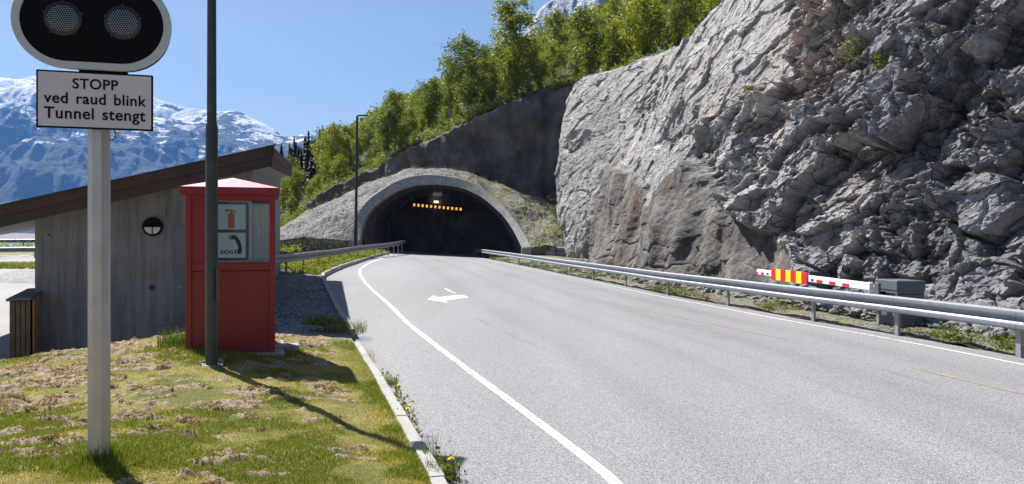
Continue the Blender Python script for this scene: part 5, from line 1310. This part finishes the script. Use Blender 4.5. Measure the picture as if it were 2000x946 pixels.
dl(786, 788, 779, 753, .022, 'yellow dandelion on a bent stem, farthest of those by the kerb')
dl(801, 822, 796, 799, .024, 'yellow dandelion low against the kerb, middle one of the row')
dl(806, 812, 800, 793, .013, 'small half-hidden yellow dandelion just behind the middle one', True)
b = Vector((-1.63, 7.3, float(lawn_z(-1.63, 7.3)))); dandelion(b, .05, .014, (0, 0), 'tiny yellow dandelion alone in the lawn inside the kerb')
dl(880, 946, 869, 902, .02, 'closed dandelion bud left of the largest yellow dandelion', False)
dl(897, 948, 897, 915, .02, 'closed dandelion bud right of the largest yellow dandelion', False)
dl(783, 775, 774, 742, .02, 'dark closed bud beside the farthest dandelion', False)

# ------------------------------------------------------------------ loose rock under the cliff
M_RUB = simple('rubble_rock', (.17, .17, .175), .9, 0, .45, 4, .01, 15)
def rocks(n, seed, zone, smin, smax):
    r = np.random.RandomState(seed); bm = bmesh.new(); bmesh.ops.create_icosphere(bm, subdivisions=1, radius=1); v0 = np.array([tuple(v.co) for v in bm.verts]); f0 = np.array([[v.index for v in f.verts] for f in bm.faces]); bm.free()
    V, F, off = [], [], 0
    for k in range(n):
        x, y, z, cap = zone(r); s = smin+(smax-smin)*r.rand()**3; s = min(s, cap)
        q = v0*(1+.35*r.uniform(-1, 1, (len(v0), 1))); q = q*np.array([s*r.uniform(.7, 1.3), s*r.uniform(.6, 1.1), s*r.uniform(.35, .8)])
        # cut flat facets: clip along a few random planes
        for _ in range(4):
            nrm = r.normal(size=3); nrm /= np.linalg.norm(nrm); dlt = np.clip(q @ nrm-.5*s, 0, None); q = q-dlt[:, None]*nrm
        E = Matrix.Rotation(r.uniform(0, 6.28), 3, 'Z') @ Matrix.Rotation(r.normal()*.4, 3, 'X'); q = q @ np.array(E).T
        V.append(q+np.array([x, y, z+s*.15])); F.append(f0+off); off += len(v0)
    return pydata('rubble', np.concatenate(V), np.concatenate(F))
def foot_zone(r):
    y = 8.5+11.5*r.rand()**1.1; x0 = float(rail_x(y)); i = np.searchsorted(-CC[:, 1], -y); xb_ = float(np.interp(y, CC[::-1, 1], CC[::-1, 0])); w_ = max(.6, xb_-x0-1.0)
    f = r.rand()**.7; x = x0+1.0+w_*f; z = float(road_z(x0, y))+.10+.5*f**1.5+.05*r.rand(); return x, y, z, .12+.3*f
tag(obj('rubble', rocks(3200, 5, foot_zone, .05, .26), M_RUB), 'heap of broken grey rock at the foot of the dark cliff behind the rail', 'rubble', None, 'stuff')
def foot2(r):
    y = 20+35*r.rand(); x0 = float(rail_x(y)); xb_ = float(np.interp(y, CC[::-1, 1], CC[::-1, 0])); f = r.rand(); return x0+1.0+(max(.3, xb_-x0-.9))*f, y, float(road_z(x0, y))+.08+.25*f*f, .25
tag(obj('far_rubble', rocks(900, 6, foot2, .04, .22), M_RUB), 'scattered broken stones along the foot of the sprayed-concrete rock face', 'rubble', None, 'stuff')
def gz(r):
    y = 13.9+15*r.rand()**1.5; x = float(kx(y))-.2-r.rand()*3.5; return x, y, float(left_z(x, y)), .04
tag(obj('loose_gravel', rocks(2600, 7, gz, .012, .035), M_GRAVEL), 'loose grey stones on the gravel strip beside the left kerb', 'gravel', None, 'stuff')
# shrubs rooted on cliff ledges
for (pxx, pyy, sc_, lab) in ((1662, 122, 1.0, 'small green birch sapling on a ledge high in the dark cliff'), (1470, 195, .6, 'low green plants on the ledge at the top of the blocky rock'), (1725, 130, .5, 'small plant right of the sapling on the high cliff ledge'), (1218, 205, .5, 'tiny green plant high on the left edge of the pale rock')):
    d = (PCX+FP*P_CL[..., 0]/np.maximum(P_CL[..., 1], 1)-pxx)**2+(HY-FP*(P_CL[..., 2]-CAMZ)/np.maximum(P_CL[..., 1], 1)-pyy)**2; d[P_CL[..., 1] < 5] = 1e9
    i, j = np.unravel_index(np.argmin(d), d.shape); p = P_CL[i, j]; D = p[1]
    n_ = int(260*sc_); r = np.random.RandomState(int(pxx)); C = np.stack([r.normal(size=n_)*.22*sc_, r.normal(size=n_)*.15*sc_, r.uniform(0, .75*sc_, n_)], -1); U, V_ = rnd_axes(n_, .035*r.uniform(.6, 1.3, n_)*D/22, r)
    o = empty('ledge_shrub', (p[0]-.12, p[1]-.05, p[2]), 0, lab, 'shrub'); obj('foliage', quads(C, U, V_, 'foliage', np.clip(.4+.4*r.rand(n_), 0, 1)), M_SHRUB, o)
    MB().tube([(0, 0, -.1), (.03, 0, .6*sc_)], [.012, .005], 5).build('stem', M_BARKD, o)
